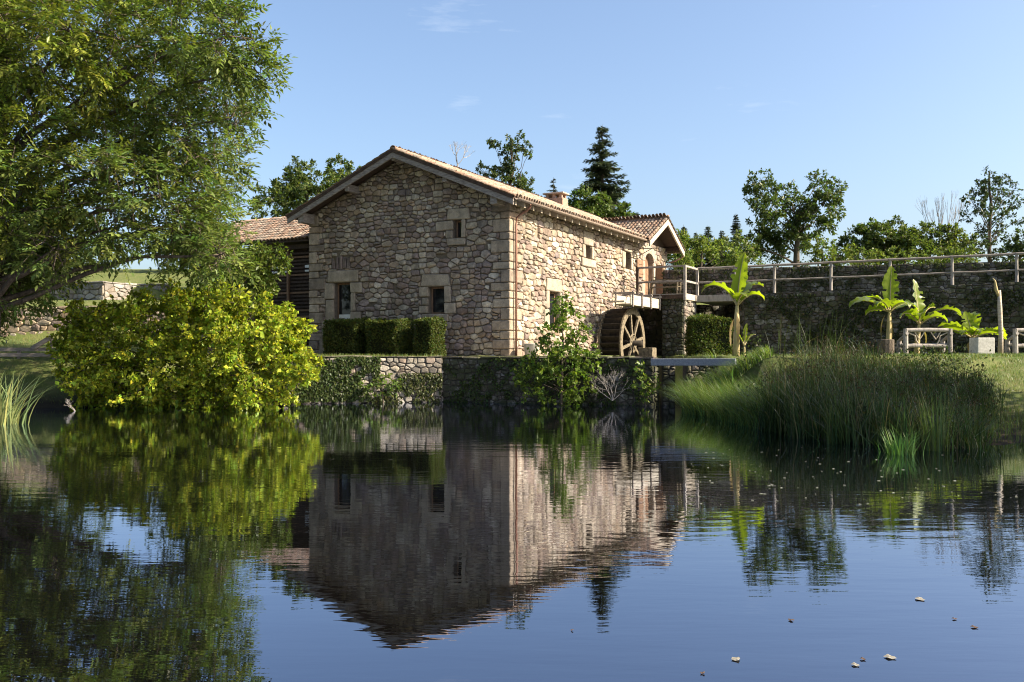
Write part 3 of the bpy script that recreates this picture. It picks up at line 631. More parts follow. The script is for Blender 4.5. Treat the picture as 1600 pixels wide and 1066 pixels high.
gwall = straight_wall('garden_wall', 'tall dark mossy terrace wall behind the banana plants and benches', 'wall', G0, G1, .8, TZ+3.05, .6, M['mossstone'], M['darkmortar'], .21, 1.5, 35, 290, PALD, z1b=TZ+3.35)
U0 = fence_pt(1036, 3.0); U1 = fence_pt(1850, 3.0)
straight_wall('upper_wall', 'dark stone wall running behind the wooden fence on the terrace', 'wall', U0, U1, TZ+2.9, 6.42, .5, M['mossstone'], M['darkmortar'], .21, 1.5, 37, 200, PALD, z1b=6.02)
for i, (a, b, lab) in enumerate([((G0.x+.3, 51.6), (G0.x+.02, G0.y+.05), 'side wall of the dark underpass beneath the footbridge'), ((6.5, 51.4), (G0.x+.8, 51.7), 'back wall of the dark underpass beneath the footbridge')]):
    straight_wall('underpass_wall', lab, 'wall', a, b, .3, TZ+2.85, .5, M['mossstone'], M['darkmortar'], .26, 1.5, 41+i, 10, PALD)
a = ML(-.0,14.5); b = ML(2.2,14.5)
straight_wall('wheel_pit_wall', 'dark stone wall closing the wheel pit under the balcony', 'wall', a, b, -.5, TZ+2.7, .5, M['wetshadestone'], M['darkmortar'], .26, 1.4, 45, 20, PALD)
# left garden walls
LA = P(-120, HOR, 39.2); LB = P(112, HOR, 39.4); LC = P(330, HOR, 39.5)
straight_wall('low_terrace_wall', 'sunlit low stone terrace wall at the far left behind the wooden rail', 'wall', (LA.x,LA.y), (LB.x,LB.y), 1.6, 3.45, .6, M['stone'], M['mortar'], .23, 1.6, 51, 90, PAL, z1b=3.85)
straight_wall('low_terrace_wall', 'stretch of stone terrace wall mostly hidden by the big bush', 'wall', (LB.x,LB.y), (LC.x,LC.y), 1.6, 3.85, .6, M['stone'], M['mortar'], .3, 1.5, 52, 30, PAL)
LD = P(75, HOR, 46.0); LE_ = P(163, HOR, 44.6); LF = P(214, HOR, 46.4); LG = P(262, HOR, 46.0)
for i, (a, b, lab) in enumerate([(LD, LE_, 'left face of the coped garden wall below the meadow'), (LE_, LF, 'middle face of the coped garden wall turning away at its corner'), (LF, LG, 'right face of the coped garden wall next to the leafy shrub')]):
    straight_wall('coped_garden_wall', lab, 'wall', (a.x,a.y), (b.x,b.y), 3.6, 5.22, .5, M['quoin'], M['mortar'], .26, 1.8, 55+i, 30, [(.33,.31,.28),(.4,.38,.34),(.28,.26,.24),(.36,.31,.26)], cap=((.7,1.2),.09,M['quoin']))
# gravel terrace strip
mb = MB(); mb.add([(-9.6,33.9,1.705),(-2.7,35.3,1.705),(4.6,32.9,1.705),(3.2,42,1.705),(-.1,36.0,1.705),(-9,40.8,1.705),(-12,42,1.705)], [(0,1,2,3,4,5,6)]); o = mb.build('terrace_gravel', M['gravel']); tag(o, kind='structure')

# ------------------------------------------------------------------ wheel, trough, pier, balcony, bridge, fence
def mempty(name, x, y, z, label, cat, rz=-TH): p = ML(x, y, z); return empty(name, p, label, cat, rz)
HZ = .62; WR = 1.68
wheel = mempty('mill_waterwheel', .85, 9.95, HZ, 'large wooden water wheel with spokes turning beside the sunny mill wall', 'water wheel')
for sx in (-.52, .52):                                      # rim rings
    n = 40; mb = MB(); vs = []
    for k in range(n):
        c = 2*math.pi*k/n
        for r in (WR, WR-.3):
            for x in (sx-.04, sx+.04): vs.append((x, r*math.cos(c), r*math.sin(c)))
    fs = []
    for k in range(n):
        a = 4*k; b = 4*((k+1)%n); fs += [(a,a+1,b+1,b),(a+2,b+2,b+3,a+3),(a+1,a+3,b+3,b+1),(a,b,b+2,a+2)]
    mb.add(vs, fs); mb.build('rim', M['wheelwood'], wheel)
    for k in range(8):
        c = math.pi*(k/4+.06); mb = MB(); mb.beam((sx*.98, .12*math.cos(c), .12*math.sin(c)), (sx*.98, (WR-.12)*math.cos(c), (WR-.12)*math.sin(c)), .13, .1, (1,0,0)); mb.build('spoke', M['wheelwood'], wheel, bevel=.006)
    mb = MB(); n = 24; mb.tube([(sx*1.06, .42*math.cos(2*math.pi*k/n), .42*math.sin(2*math.pi*k/n)) for k in range(n+1)], .035, 6, cap=False); mb.build('hub_ring', M['wheelwood'], wheel)
for k in range(32):                                         # bucket boards and sole
    c = 2*math.pi*k/32; c2 = c+.16; mb = MB()
    p = lambda x, r, a: (x, r*math.cos(a), r*math.sin(a))
    vs = [p(-.48,WR-.02,c),p(.48,WR-.02,c),p(.48,WR-.29,c2),p(-.48,WR-.29,c2),p(-.48,WR-.02,c+.022),p(.48,WR-.02,c+.022),p(.48,WR-.29,c2+.026),p(-.48,WR-.29,c2+.026)]
    mb.add(vs, [(3,2,1,0),(4,5,6,7),(0,1,5,4),(1,2,6,5),(2,3,7,6),(3,0,4,7)]); mb.build('bucket_board', M['wheeldark'], wheel)
mb = MB(); n = 32; vs = []
for k in range(n):
    c = 2*math.pi*k/n
    for r in (WR-.27, WR-.3):
        for x in (-.48, .48): vs.append((x, r*math.cos(c), r*math.sin(c)))
fs = []
for k in range(n): a = 4*k; b = 4*((k+1)%n); fs += [(a,a+1,b+1,b),(a+2,b+2,b+3,a+3)]
mb.add(vs, fs); mb.build('sole', M['wheeldark'], wheel)
mb = MB(); mb.tube([(-.85,0,0),(1.0,0,0)], .13, 12); mb.build('axle', M['wheeldark'], wheel, smooth=True)
mb = MB(); mb.box(-.35,.35,-.3,.3,-1.4,.55); o = mb.build('bearing_block', M['wheelwood'], None, bevel=.02); o.location = ML(2.1,10.0,-.15); o.rotation_euler.z = -TH; tag(o, 'pale wooden bearing block carrying the wheel axle', 'block')
tr = mempty('water_trough', 1.6, 8.1, 2.36, 'pale boarded water trough clamped above the wheel', 'trough')
mb = MB(); mb.box(-.35,.35,0,4.2,0,.05); mb.build('bottom_board', M['sheet'], tr); 
for x in (-.38,.35): mb = MB(); mb.box(x,x+.04,0,4.2,-.02,.44); mb.build('side_board', M['sheet'], tr, bevel=.006)
for y in (.1,1.35,2.6,3.9): mb = MB(); mb.box(.39,.46,y,y+.08,-.1,.62); mb.box(-.45,-.38,y,y+.08,-.1,.62); mb.box(-.5,.5,y+.005,y+.075,.5,.58); mb.build('clamp', M['oldwood'], tr, bevel=.006)
mb = MB(); mb.box(-.6,.25,-.5,.0,.1,.16); mb.build('spill_board', M['sheet'], tr)
mb = MB(); mb.tube([(-.6+1.3*t, .2, .4+.75*math.sin(math.pi*t)) for t in np.linspace(0,1,11)], .014, 5); mb.build('iron_hoop', M['iron'], tr)
pier = mempty('stone_pier', 2.0, 12.45, -1.0, 'dark stone pier holding up the balcony beside the wheel', 'pier')
mb = MB(); mb.box(0,1.1,0,2.0,0,3.9); mb.build('pier_core', M['darkmortar'], pier)
masonry(pier, (V3((0,0,0)),V3((1,0,0)),V3((0,-1,0))), 0,1.1,0,3.9, M['wetshadestone'], .24,1.3,61,(),(),30,pal=PALD)  # front face in darker stone, its shade put into the colour
masonry(pier, (V3((1.1,0,0)),V3((0,1,0)),V3((1,0,0))), 0,2.0,0,3.9, M['stone'], .26,1.5,62,(),(),20,pal=PALR)  # right face in paler stone, sunlight put into the colour
bal = mempty('balcony', 0, 12.3, 2.97, 'timber balcony deck with rail over the water wheel', 'balcony')
for k in range(16): mb = MB(); mb.box(.68+k*.158,.68+k*.158+.15,0,2.2,.06,.1); mb.build('plank', M['greywood'], bal)
for k in range(19): mb = MB(); mb.box(.12+k*.158,.12+k*.158+.15,2.21,7.2,.06,.1); mb.build('plank', M['greywood'], bal)
mb = MB(); mb.box(.68,3.2,.02,.12,-.14,.058); mb.build('joist', M['darkwood'], bal)
mb = MB(); mb.box(.68,.8,.12,2.2,-.14,.058); mb.build('joist', M['darkwood'], bal)
mb = MB(); mb.box(.1,3.1,2.1,2.2,-.14,.055); mb.build('joist', M['darkwood'], bal)
mb = MB(); mb.box(3.12,3.26,.13,2.2,-.2,.1); mb.build('rim_board', M['palewood'], bal, bevel=.01)  # pale colour carries the sunlight on this right-hand rim
for (x, y, m) in ((.74,.06,'darkwood'),(3.19,.06,'greywood'),(3.19,2.16,'greywood')): mb = MB(); mb.box(x-.065,x+.065,y-.065,y+.065,-.24 if x > 2 else -.1,1.5); mb.build('post', M[m], bal, bevel=.012)
for z in (1.45,.72):
    mb = MB(); mb.beam((.66,.06,z),(3.25,.06,z),.075,.1); mb.build('rail', M['oldwood'], bal, bevel=.01)
    mb = MB(); mb.beam((3.19,.1,z),(3.19,2.2,z),.075,.1); mb.build('rail', M['greywood'], bal, bevel=.01)
tb = mempty('balcony_bench', 1.0, 13.3, 3.07, 'weathered wooden garden bench standing on the balcony', 'bench')
for x in (0,1.5):
    for y in (0,.5): mb = MB(); mb.box(x-.04,x+.04,y-.04,y+.04,0,.72 if y == 0 else .85); mb.build('leg', M['wheelwood'], tb, bevel=.008)
for k in range(4): mb = MB(); mb.box(-.05,1.55,.02+k*.125,.13+k*.125,.42,.455); mb.build('seat_slat', M['wheelwood'], tb)
for z in (.62,.78): mb = MB(); mb.box(-.05,1.55,.5,.54,z,z+.08); mb.build('back_slat', M['wheelwood'], tb)
for x in (0,1.5): mb = MB(); mb.box(x-.05,x+.05,-.06,.56,.68,.72); mb.build('armrest', M['wheelwood'], tb)
# footbridge between the balcony and the garden terrace
b0 = Vector((BAL.x,BAL.y,0)); b1 = Vector((*fence_pt(1170),0)); L = (b1-b0).length
br = empty('footbridge', (b0.x,b0.y,TZ+2.66), 'short concrete footbridge slab over the dark underpass', 'bridge', math.atan2(b1.y-b0.y,b1.x-b0.x))
mb = MB(); mb.box(-.1,L+.3,-.25,-.05,.08,.42); mb.build('edge_beam', M['greywood'], br, bevel=.015)
mb = MB(); mb.box(-.1,L+.3,-.05,4.2,.1,.36); mb.build('deck_slab', M['concrete'], br)
fence = empty('terrace_fence', (b0.x,b0.y,TZ+3.05), 'long weathered wooden fence along the terrace above the garden wall', 'fence')
fp = [fence_pt(p) for p in (1091.5,1148.7,1210,1298.5,1391,1488,1589,1695,1805)]
for k, p in enumerate(fp):
    z = (p.x-b0.x)*.014; x, y = p.x-b0.x, p.y-b0.y
    if k: mb = MB(); mb.tube([(x,y,z-.15),(x+rn.uniform(-.02,.02),y,z+1.42-.02*k)], [.075,.065], 8); mb.build('post', M['greywood'], fence, smooth=False)
    if k < len(fp)-1:
        q = fp[k+1]; z2 = (q.x-b0.x)*.014
        for h, r in ((1.42,.06),(.7,.045)): mb = MB(); mb.tube([(x-.05,y,z+h-.02*k),((x+q.x-b0.x)/2,(y+q.y-b0.y)/2,(z+z2)/2+h-.025-.02*k),(q.x-b0.x+.05,q.y-b0.y,z2+h-.02*(k+1))], r, 7); mb.build('rail', M['oldwood'], fence)
# beam across the outlet, outlet pillars
p0 = P(1018,566,31.6); p1 = P(1150,566,30.6); mb = MB(); mb.beam(p0,p1,.28,.24); o = mb.build('outlet_beam', M['bluewood'], None, bevel=.015); tag(o, 'blue-grey beam spanning the wheel outlet at the pond edge', 'beam')
for i, (px, Y, lab) in enumerate(((1046,32.4,'mossy stone pillar standing in the outlet under the blue-grey beam'),(1092,32.0,'rusty stone abutment under the right half of the blue-grey beam'))):
    q = P(px,HOR,Y); rt_ = empty('outlet_pillar', (q.x-.25 if i == 0 else q.x-.45,q.y,-.5), lab, 'pillar'); w_ = .45 if i == 0 else 1.6; mb = MB(); mb.box(0,w_,0,.6,0,1.95); mb.build('pillar_core', M['darkmortar'], rt_)
    masonry(rt_, (V3((0,0,0)),V3((1,0,0)),V3((0,-1,0))), 0,w_,0,1.95, M['wetshadestone' if i == 0 else 'mossstone'], .2,1.2,65+i,(),(),12,pal=PALR)
# zinc tub at the mill corner
tub = mempty('zinc_tub', .75, .35, 0, 'grey zinc tub standing at the sunny mill corner', 'tub')
mb = MB(); n = 20; prof = [(.0,.02),(.2,.0),(.26,.45),(.285,.47),(.27,.5),(.24,.48),(.2,.1),(.0,.1)]
vs = [(r*math.cos(2*math.pi*k/n), r*math.sin(2*math.pi*k/n), z) for r, z in prof for k in range(n)]
mb.add(vs, [(i*n+k, i*n+(k+1)%n, (i+1)*n+(k+1)%n, (i+1)*n+k) for i in range(len(prof)-1) for k in range(n)]); mb.build('tub_body', M['zinc'], tub, smooth=True)
for s in (-1,1): mb = MB(); mb.tube([(s*.27,-.07,.36),(s*.33,-.06,.4),(s*.33,.06,.4),(s*.27,.07,.36)], .012, 6); mb.build('handle', M['iron'], tub)

# ------------------------------------------------------------------ rustic benches and blocks on the lawn
def gz1(x, y): return float(ground_z(np.array([x]), np.array([y]))[0])
def log_bench(px, Y, label, wd=1.85):
    q = P(px, HOR, Y); zb = gz1(q.x, q.y) - .04; b = empty('log_bench', (q.x, q.y, zb), label, 'bench', 0, 'rustic log benches on the lawn')
    h = wd/2
    for x in (-h, h):
        for y, hh in ((0,1.06),(.55,.62)): mb = MB(); mb.tube([(x,y,0),(x+rn.uniform(-.015,.015),y,hh)], [.1,.085], 9); mb.build('post', M['greywood'], b)
        mb = MB(); mb.tube([(x,-.14,.88),(x,.62,.6)], .06, 8); mb.build('arm_log', M['greywood'], b)
    for z, r in ((1.0,.075),(.42,.07)): mb = MB(); mb.tube([(-h+.03,0,z),(0,0,z+.012),(h-.03,0,z)], r, 9); mb.build('back_rail', M['greywood'], b)
    for s in (-1,1):
        mb = MB(); mb.tube([(s*(h-.08),0,.92),(s*(h-.35),0,.8),(s*.42,0,.62),(s*.3,0,.44)], .026, 6); mb.build('brace', M['palewood'], b)
        mb = MB(); mb.tube([(s*.48,0,.95),(s*.36,0,.76),(s*.3,0,.66),(s*.12,0,.93)], .02, 6); mb.build('brace', M['palewood'], b)
    for k in range(4): mb = MB(); mb.tube([(-h,.1+k*.13,.47),(h,.1+k*.13,.47)], .055, 7); mb.build('seat_log', M['greywood'], b)
    return b
log_bench(1449.5, 34.0, 'rustic log bench seen whole between the dark stump and pale block', 1.62)
log_bench(1621, 34.0, 'rustic log bench cut off by the right edge of the picture', 1.62)
for px, Y, wd, h, m, name, lab, cat, rz in ((1384,33.6,.5,.62,'bark','log_stump','dark upright log stump under the banana plant left of the bench','stump',.5),(1534,33.8,.62,.68,'concrete','stone_block','pale square stone block standing on the lawn right of the bench','block',0.03)):
    q = P(px,HOR,Y); mb = MB()
    if name == 'log_stump': mb.tube([(0,0,-.1),(.0,0,.2),(.01,0,h)], [.31,.29,.285], 12)
    else: mb.box(-wd/2,wd/2,-wd/2,wd/2,-.1,h)
    o = mb.build(name, M[m], None, bevel=.02); o.location = (q.x,q.y,gz1(q.x,q.y)); o.rotation_euler.z = rz; tag(o, lab, cat)
# low wooden rail with a slanted board on the left bank
q = P(20,HOR,34.0); rl = empty('wooden_rail', (q.x,q.y,gz1(q.x,q.y)), 'low wooden rail with one slanted board on the left bank', 'rail')
for x in (-3.2,-1.6,0.2,1.5): mb = MB(); mb.box(x-.05,x+.05,0,.1,-.1,.36); mb.build('post', M['oldwood'], rl, bevel=.008)
for z in (.06,.26): mb = MB(); mb.box(-3.6,1.95,-.045,-.002,z,z+.13); mb.build('rail_board', M['oldwood'], rl, bevel=.008)
mb = MB(); mb.beam((.75,-.08,.36),(1.45,-.08,.78),.06,.17); mb.build('slanted_board', M['oldwood'], rl, bevel=.008)
mb = MB(); mb.box(1.38,1.46,-.04,.06,.36,.8); mb.build('upright', M['oldwood'], rl, bevel=.008)

# ------------------------------------------------------------------ vegetation
def rndunit(rg, n):
    v = rg.normal(size=(n,3)); return v / np.linalg.norm(v, axis=1, keepdims=True)
def leaf_mesh(name, pos, axis, nrm, length, width, tint, fold=.18):
    """one folded four-point leaf per row"""
    n = len(pos); axis = axis/np.linalg.norm(axis,axis=1,keepdims=True); sd = np.cross(axis, nrm); sd /= np.linalg.norm(sd,axis=1,keepdims=True)+1e-9; up = np.cross(sd, axis)
    L = length[:,None]; Wd = width[:,None]
    V = np.stack([pos, pos+axis*L*.45+sd*Wd*.5+up*Wd*fold, pos+axis*L, pos+axis*L*.45-sd*Wd*.5+up*Wd*fold], 1).reshape(-1,3)
    b = np.arange(n)*4; Fc = np.concatenate([np.stack([b,b+1,b+2],1), np.stack([b,b+2,b+3],1)])
    return npmesh(name, V, Fc, np.repeat(tint,4,0))
def tints(rg, n, col, var=.3, yel=.1):
    t = np.tile(np.array(col,float),(n,1)); k = np.clip(rg.normal(1,var,n),.4,1.9)[:,None]; t = t*k; y = np.clip(rg.normal(0,yel,n),-.35,.6)
    t[:,0] *= 1+y; t[:,2] *= 1-y*.6; return np.clip(t,.003,.9)
def crown_points(rg, clumps, per, sub=16, spread=.2, shell=.55, flat=1.0, spray=.75, sprd=.15, lines=None):
    """clumps: (x,y,z,r,[weight]) -> leaf positions gathered in small sprays over each clump"""
    out = []; cen = []; idx = []
    for i, c in enumerate(clumps):
        x, y, z, r = c[:4]; ns = max(4, int(sub)); d = rndunit(rg, ns); rad = r*(shell+(1-shell)*rg.random(ns)**.6)
        sc = np.array([x,y,z]) + d*rad[:,None]*np.array([1,1,flat]); k = int(per*r*r/ns)+3; sig = spread*r*(.7+.6*rg.random(ns))
        for s in range(ns):
            dv = d[s]*.8 + rndunit(rg,1)[0]*.75; dv[2] -= sprd; dv /= np.linalg.norm(dv); t = rg.random(k)**.8; ln = spray*r*rg.uniform(.6,1.3)
            p = sc[s] + dv*(ln*(t-.35))[:,None] + np.array([0,0,-1.])*(sprd*.35*ln*t*t)[:,None] + rg.normal(size=(k,3))*(sig[s]*(.75-.45*t))[:,None]*np.array([1,1,.7]); out.append(p)
            if lines is not None: lines.append([sc[s]+dv*ln*(tt-.35)+np.array([0,0,-1.])*sprd*.35*ln*tt*tt for tt in (0,.35,.7,1.)])
            cen.append(np.tile([x,y,z],(k,1))); idx.append(np.full(k,i))
    return np.concatenate(out), np.concatenate(cen), np.concatenate(idx)
def limb(mb, a, b, r0, r1, rg, n=5, sag=.0, wob=.08):
    a = np.array(a,float); b = np.array(b,float); L = np.linalg.norm(b-a); pts = []
    for k in range(n+1):
        t = k/n; p = a+(b-a)*t; p[2] += sag*L*math.sin(math.pi*t)
        if 0 < k < n: p = p + rg.normal(size=3)*wob*L/n
        pts.append(p)
    mb.tube(pts, [r0+(r1-r0)*k/n for k in range(n+1)], 6, cap=False); return pts
def tree(name, label, cat, base, clumps, col, per=60, leaf=.16, trunk_r=.25, trunk_top=None, seed=1, sub=16, spread=.2, group=None, mat='leaf', aspect=.55, compound=False, clump_tint=None, limbs=True, twigs=4, bark='bark', droop=.2, shell=.55, lean=None, spray=.75, stems=0, yel=.12, var=.3):
    rg = np.random.default_rng(seed); base = np.array(base,float); root = empty(name, base, label, cat, group=group); cl = [tuple(np.array(c[:3])-base)+(c[3],) for c in clumps]
    cen = np.mean([c[:3] for c in cl],0); zt = max(c[2] for c in cl); top = np.array(trunk_top)-base if trunk_top is not None else np.array([cen[0]*.6,cen[1]*.6,min(cen[2]+.25*(zt-cen[2]),zt)])
    mb = MB(); tp = limb(mb,(0,0,-.3),top,trunk_r,trunk_r*.3,rg,7,0,.05)
    if limbs:
        for c in cl:
            t = np.clip((c[2]*.7)/max(top[2],.1),.2,.97); k = t*(len(tp)-1); k0 = int(k); s = tp[k0]+(tp[min(k0+1,len(tp)-1)]-tp[k0])*(k-k0)
            rr = trunk_r*.26*(1-.5*t); limb(mb,s,c[:3],rr,rr*.3,rg,5,.06)
            for _ in range(twigs):
                e = np.array(c[:3])+rndunit(rg,1)[0]*c[3]*.85; limb(mb,np.array(c[:3])+rg.normal(size=3)*.1*c[3],e,rr*.3,rr*.08,rg,3,.03)
    lines = [] if stems else None
    pos, cc, idx = crown_points(rg, cl, per, sub, spread, shell, 1.0, spray, droop, lines)
    for l_ in lines or []: mb.tube(l_, [stems, stems*.8, stems*.55, stems*.25], 4, cap=False)
    mb.build('trunk', M[bark], root, smooth=True)
    n = len(pos); out = pos-cc; out /= np.linalg.norm(out,axis=1,keepdims=True)+1e-6
    tint = tints(rg, n, col, var, yel)
    if clump_tint is not None: tint = tint*np.array(clump_tint)[idx]
    if compound:                                            # pinnate leaves: pairs of leaflets on a drooping stalk
        ax = out*.7+rndunit(rg,n)*.6; ax[:,2] -= droop; ax /= np.linalg.norm(ax,axis=1,keepdims=True); nr = rndunit(rg,n)*.5+np.array([0,0,1]); sd = np.cross(ax,nr); sd /= np.linalg.norm(sd,axis=1,keepdims=True)
        LL = leaf*rg.uniform(.8,1.3,n); P_,A_,N_,L_,T_ = [],[],[],[],[]
        for k, (t, s) in enumerate(((.25,-1),(.25,1),(.55,-1),(.55,1),(.8,-1),(.8,1),(1,0))):
            P_.append(pos+ax*(LL*2.0*t)[:,None]); A_.append(ax*(.45 if s else 1)+sd*s*.9+np.array([0,0,-.15])); N_.append(nr+rndunit(rg,n)*.35); L_.append(LL*(.9 if s else 1.1)); T_.append(tint*rg.uniform(.8,1.2,n)[:,None])
        pos = np.concatenate(P_); ax = np.concatenate(A_); nr = np.concatenate(N_); LL = np.concatenate(L_); tint = np.concatenate(T_)
        me = leaf_mesh('crown', pos, ax, nr, LL, LL*.42, tint)
    else:
        ax = out*.6+rndunit(rg,n); ax[:,2] -= droop; nr = out*.5+rndunit(rg,n)*.7+np.array([0,0,.5]); LL = leaf*np.clip(rg.lognormal(0,.32,n),.4,1.7); me = leaf_mesh('crown', pos, ax, nr, LL, LL*aspect, tint)
    mobj('crown', me, M[mat], root); return root
def CL(lst, Y, dy=0, seed=0):
    rr = random.Random(seed); o = []
    for c in lst:
        yy = Y + (c[3] if len(c) > 3 else rr.uniform(-dy,dy)); q = P(c[0],c[1],yy); o.append((q.x,q.y,q.z,c[2]*yy/F))
    return o
def gb_(px, Y): q = P(px,HOR,Y); return (q.x,q.y,gz1(q.x,q.y))
def conifer(name, label, px, ytop, hw, ybot, Y, col, seed, group=None, dens=1.0, gaps=.15):
    rg = np.random.default_rng(seed); b = np.array(gb_(px,Y)); tp = P(px,ytop,Y); h = tp.z-b[2]; r = hw*Y/F; zb = max(.06*h, P(px,ybot,Y).z-b[2]); root = empty(name,b,label,'tree',group=group)
    mb = MB(); mb.tube([(0,0,-.3),(.03,0,h*.5),(0,0,h)],[.018*h+.05,.012*h+.02,.01],7); pos,ax,ln = [],[],[]
    z = zb
    while z < h*.985:
        f = (h-z)/(h-zb); nb = rg.integers(3,6)
        for k in range(nb):
            if rg.random() < gaps: continue
            a = rg.random()*6.283; L = r*(f**.85)*rg.uniform(.6,1.15)+.06*r; d = np.array([math.cos(a),math.sin(a),0]); m = max(4,int(12*dens*L/(r+.01))+3); pts = []
            for i in range(m+1):
                t = i/m; pts.append(d*L*t+np.array([0,0,z+L*(.1*t-.6*t*t+.42*t**3)+rg.normal()*.015*L]))
            mb.tube(pts[::max(1,m//3)],[.02*r*(1-.25*i)+.006 for i in range(len(pts[::max(1,m//3)]))],4,cap=False)
            for i in range(1,m+1):
                for s in range(9):
                    side = rg.normal()*1.0; v = d*.7+np.array([-d[1],d[0],0])*side+np.array([0,0,rg.uniform(-.75,.35)]); pos.append(pts[i]+rg.normal(size=3)*.02*r); ax.append(v); ln.append((.36-.14*i/m)*r*rg.uniform(.6,1.1)*(.45+.55*f))
        z += h*.016*rg.uniform(.5,1.5)
    mb.build('trunk', M['bark'], root); pos = np.array(pos); ax = np.array(ax); ln = np.array(ln); n = len(pos)
    mobj('crown', leaf_mesh('crown',pos,ax,np.tile([0,0,1.],(n,1))+rndunit(rg,n)*.5,ln,ln*.3,tints(rg,n,col,.25,.1),.1), M['needle'], root); return root

# ---- big ash at the left
ASH = [(20,60,110),(110,40,105),(200,70,95),(290,60,80),(352,60,52),(60,150,105),(150,170,105),(235,165,85),(325,135,65),(390,110,42),(360,185,40),(300,225,65),(50,260,95),(160,270,95),(240,290,75),(330,262,42),(310,300,52),(45,370,75),(120,340,60),(200,352,52),(278,350,46),(325,350,45),(15,450,42),(70,425,30),(40,410,46),(85,390,40),(20,365,60),(5,410,42),(312,392,34),(345,400,30),
       (-90,80,140),(-90,260,130),(60,-70,130),(200,-60,110),(310,-30,60),(-60,400,90)]
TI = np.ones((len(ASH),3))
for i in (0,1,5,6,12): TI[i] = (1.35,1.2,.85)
b = P(-28,HOR,30.5)
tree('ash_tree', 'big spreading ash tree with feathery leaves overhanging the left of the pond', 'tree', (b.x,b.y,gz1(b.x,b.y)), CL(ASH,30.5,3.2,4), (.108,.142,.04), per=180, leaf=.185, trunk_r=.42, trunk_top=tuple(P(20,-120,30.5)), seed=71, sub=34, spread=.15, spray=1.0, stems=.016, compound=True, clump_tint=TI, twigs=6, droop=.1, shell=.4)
# ---- bright bush over the water
BU = [(140,545,48),(190,532,54),(255,508,52),(320,508,48),(385,508,50),(430,535,50),(452,570,38),(165,590,45),(230,570,70),(310,560,75),(385,570,65),(270,610,45),(350,612,45),(420,612,35),(200,615,28),(300,474,18),(350,470,18),(345,450,8),(262,478,9),(120,480,9),(98,545,9),(492,570,8),(130,500,20),(110,570,20),(478,585,14),(468,548,14),(455,505,13),(415,486,15),(370,466,14),(275,472,14),(215,478,18),(160,492,16),(118,525,14),(480,560,10),(110,600,14),(140,620,14),(320,632,18),(380,634,16)]
b = P(290,HOR,31.5)
tree('alder_bush', 'broad bright yellow-green bush leaning over the water at the left', 'bush', (b.x,b.y,max(.15,gz1(b.x,b.y))), CL(BU,30.6,1.2,6), (.215,.25,.024), per=2300, leaf=.125, trunk_r=.12, seed=72, sub=46, spread=.13, aspect=.68, twigs=5, shell=.66, spray=.75, stems=.011, yel=.16, var=.36, droop=.05)
SH2 = [(390,415,38),(425,405,22),(350,410,45),(375,445,38),(415,440,20),(320,420,40),(445,415,11),(330,380,35)]
tree('leafy_shrub', 'green leafy shrub in front of the slatted annex above the bright bush', 'shrub', gb_(385,37.5), CL(SH2,37.0,.8,7), (.085,.115,.025), per=1300, leaf=.15, trunk_r=.1, seed=73, sub=34, spread=.16, aspect=.5, twigs=5)
SP = [(880,472,14),(884,500,22),(872,530,26),(905,530,22),(845,565,26),(885,565,30),(920,560,18),(830,595,22),(865,605,24),(905,600,20),(890,630,13),(815,580,13)]
b = P(876,HOR,31.9)
tree('young_alder', 'young leafy alder growing against the pond wall before the sunny mill side', 'tree', (b.x,b.y-.2,-.1), CL(SP,31.9,.35,8), (.085,.125,.022), per=1150, leaf=.12, trunk_r=.05, trunk_top=tuple(P(880,462,31.9)), seed=74, sub=20, spread=.22, aspect=.72, twigs=4)
tree('small_wall_shrub', 'small light green shrub on the pond wall end left of the blue-grey beam', 'shrub', (P(1008,HOR,31.6).x,31.5,-.05), CL([(1010,580,16),(1000,600,14),(1015,600,14),(1005,618,9)],31.4,.2,9), (.1,.14,.03), per=420, leaf=.11, trunk_r=.03, seed=75, sub=12, aspect=.7)
tree('wall_seedling', 'little leafy seedling sprouting low on the ivy-hung pond wall', 'shrub', (P(600,HOR,33.7).x,33.55,.0), CL([(607,598,17),(590,605,13),(618,608,10),(570,602,9)],33.5,.1,10), (.09,.13,.03), per=500, leaf=.12, trunk_r=.03, seed=76, sub=10, aspect=.7)
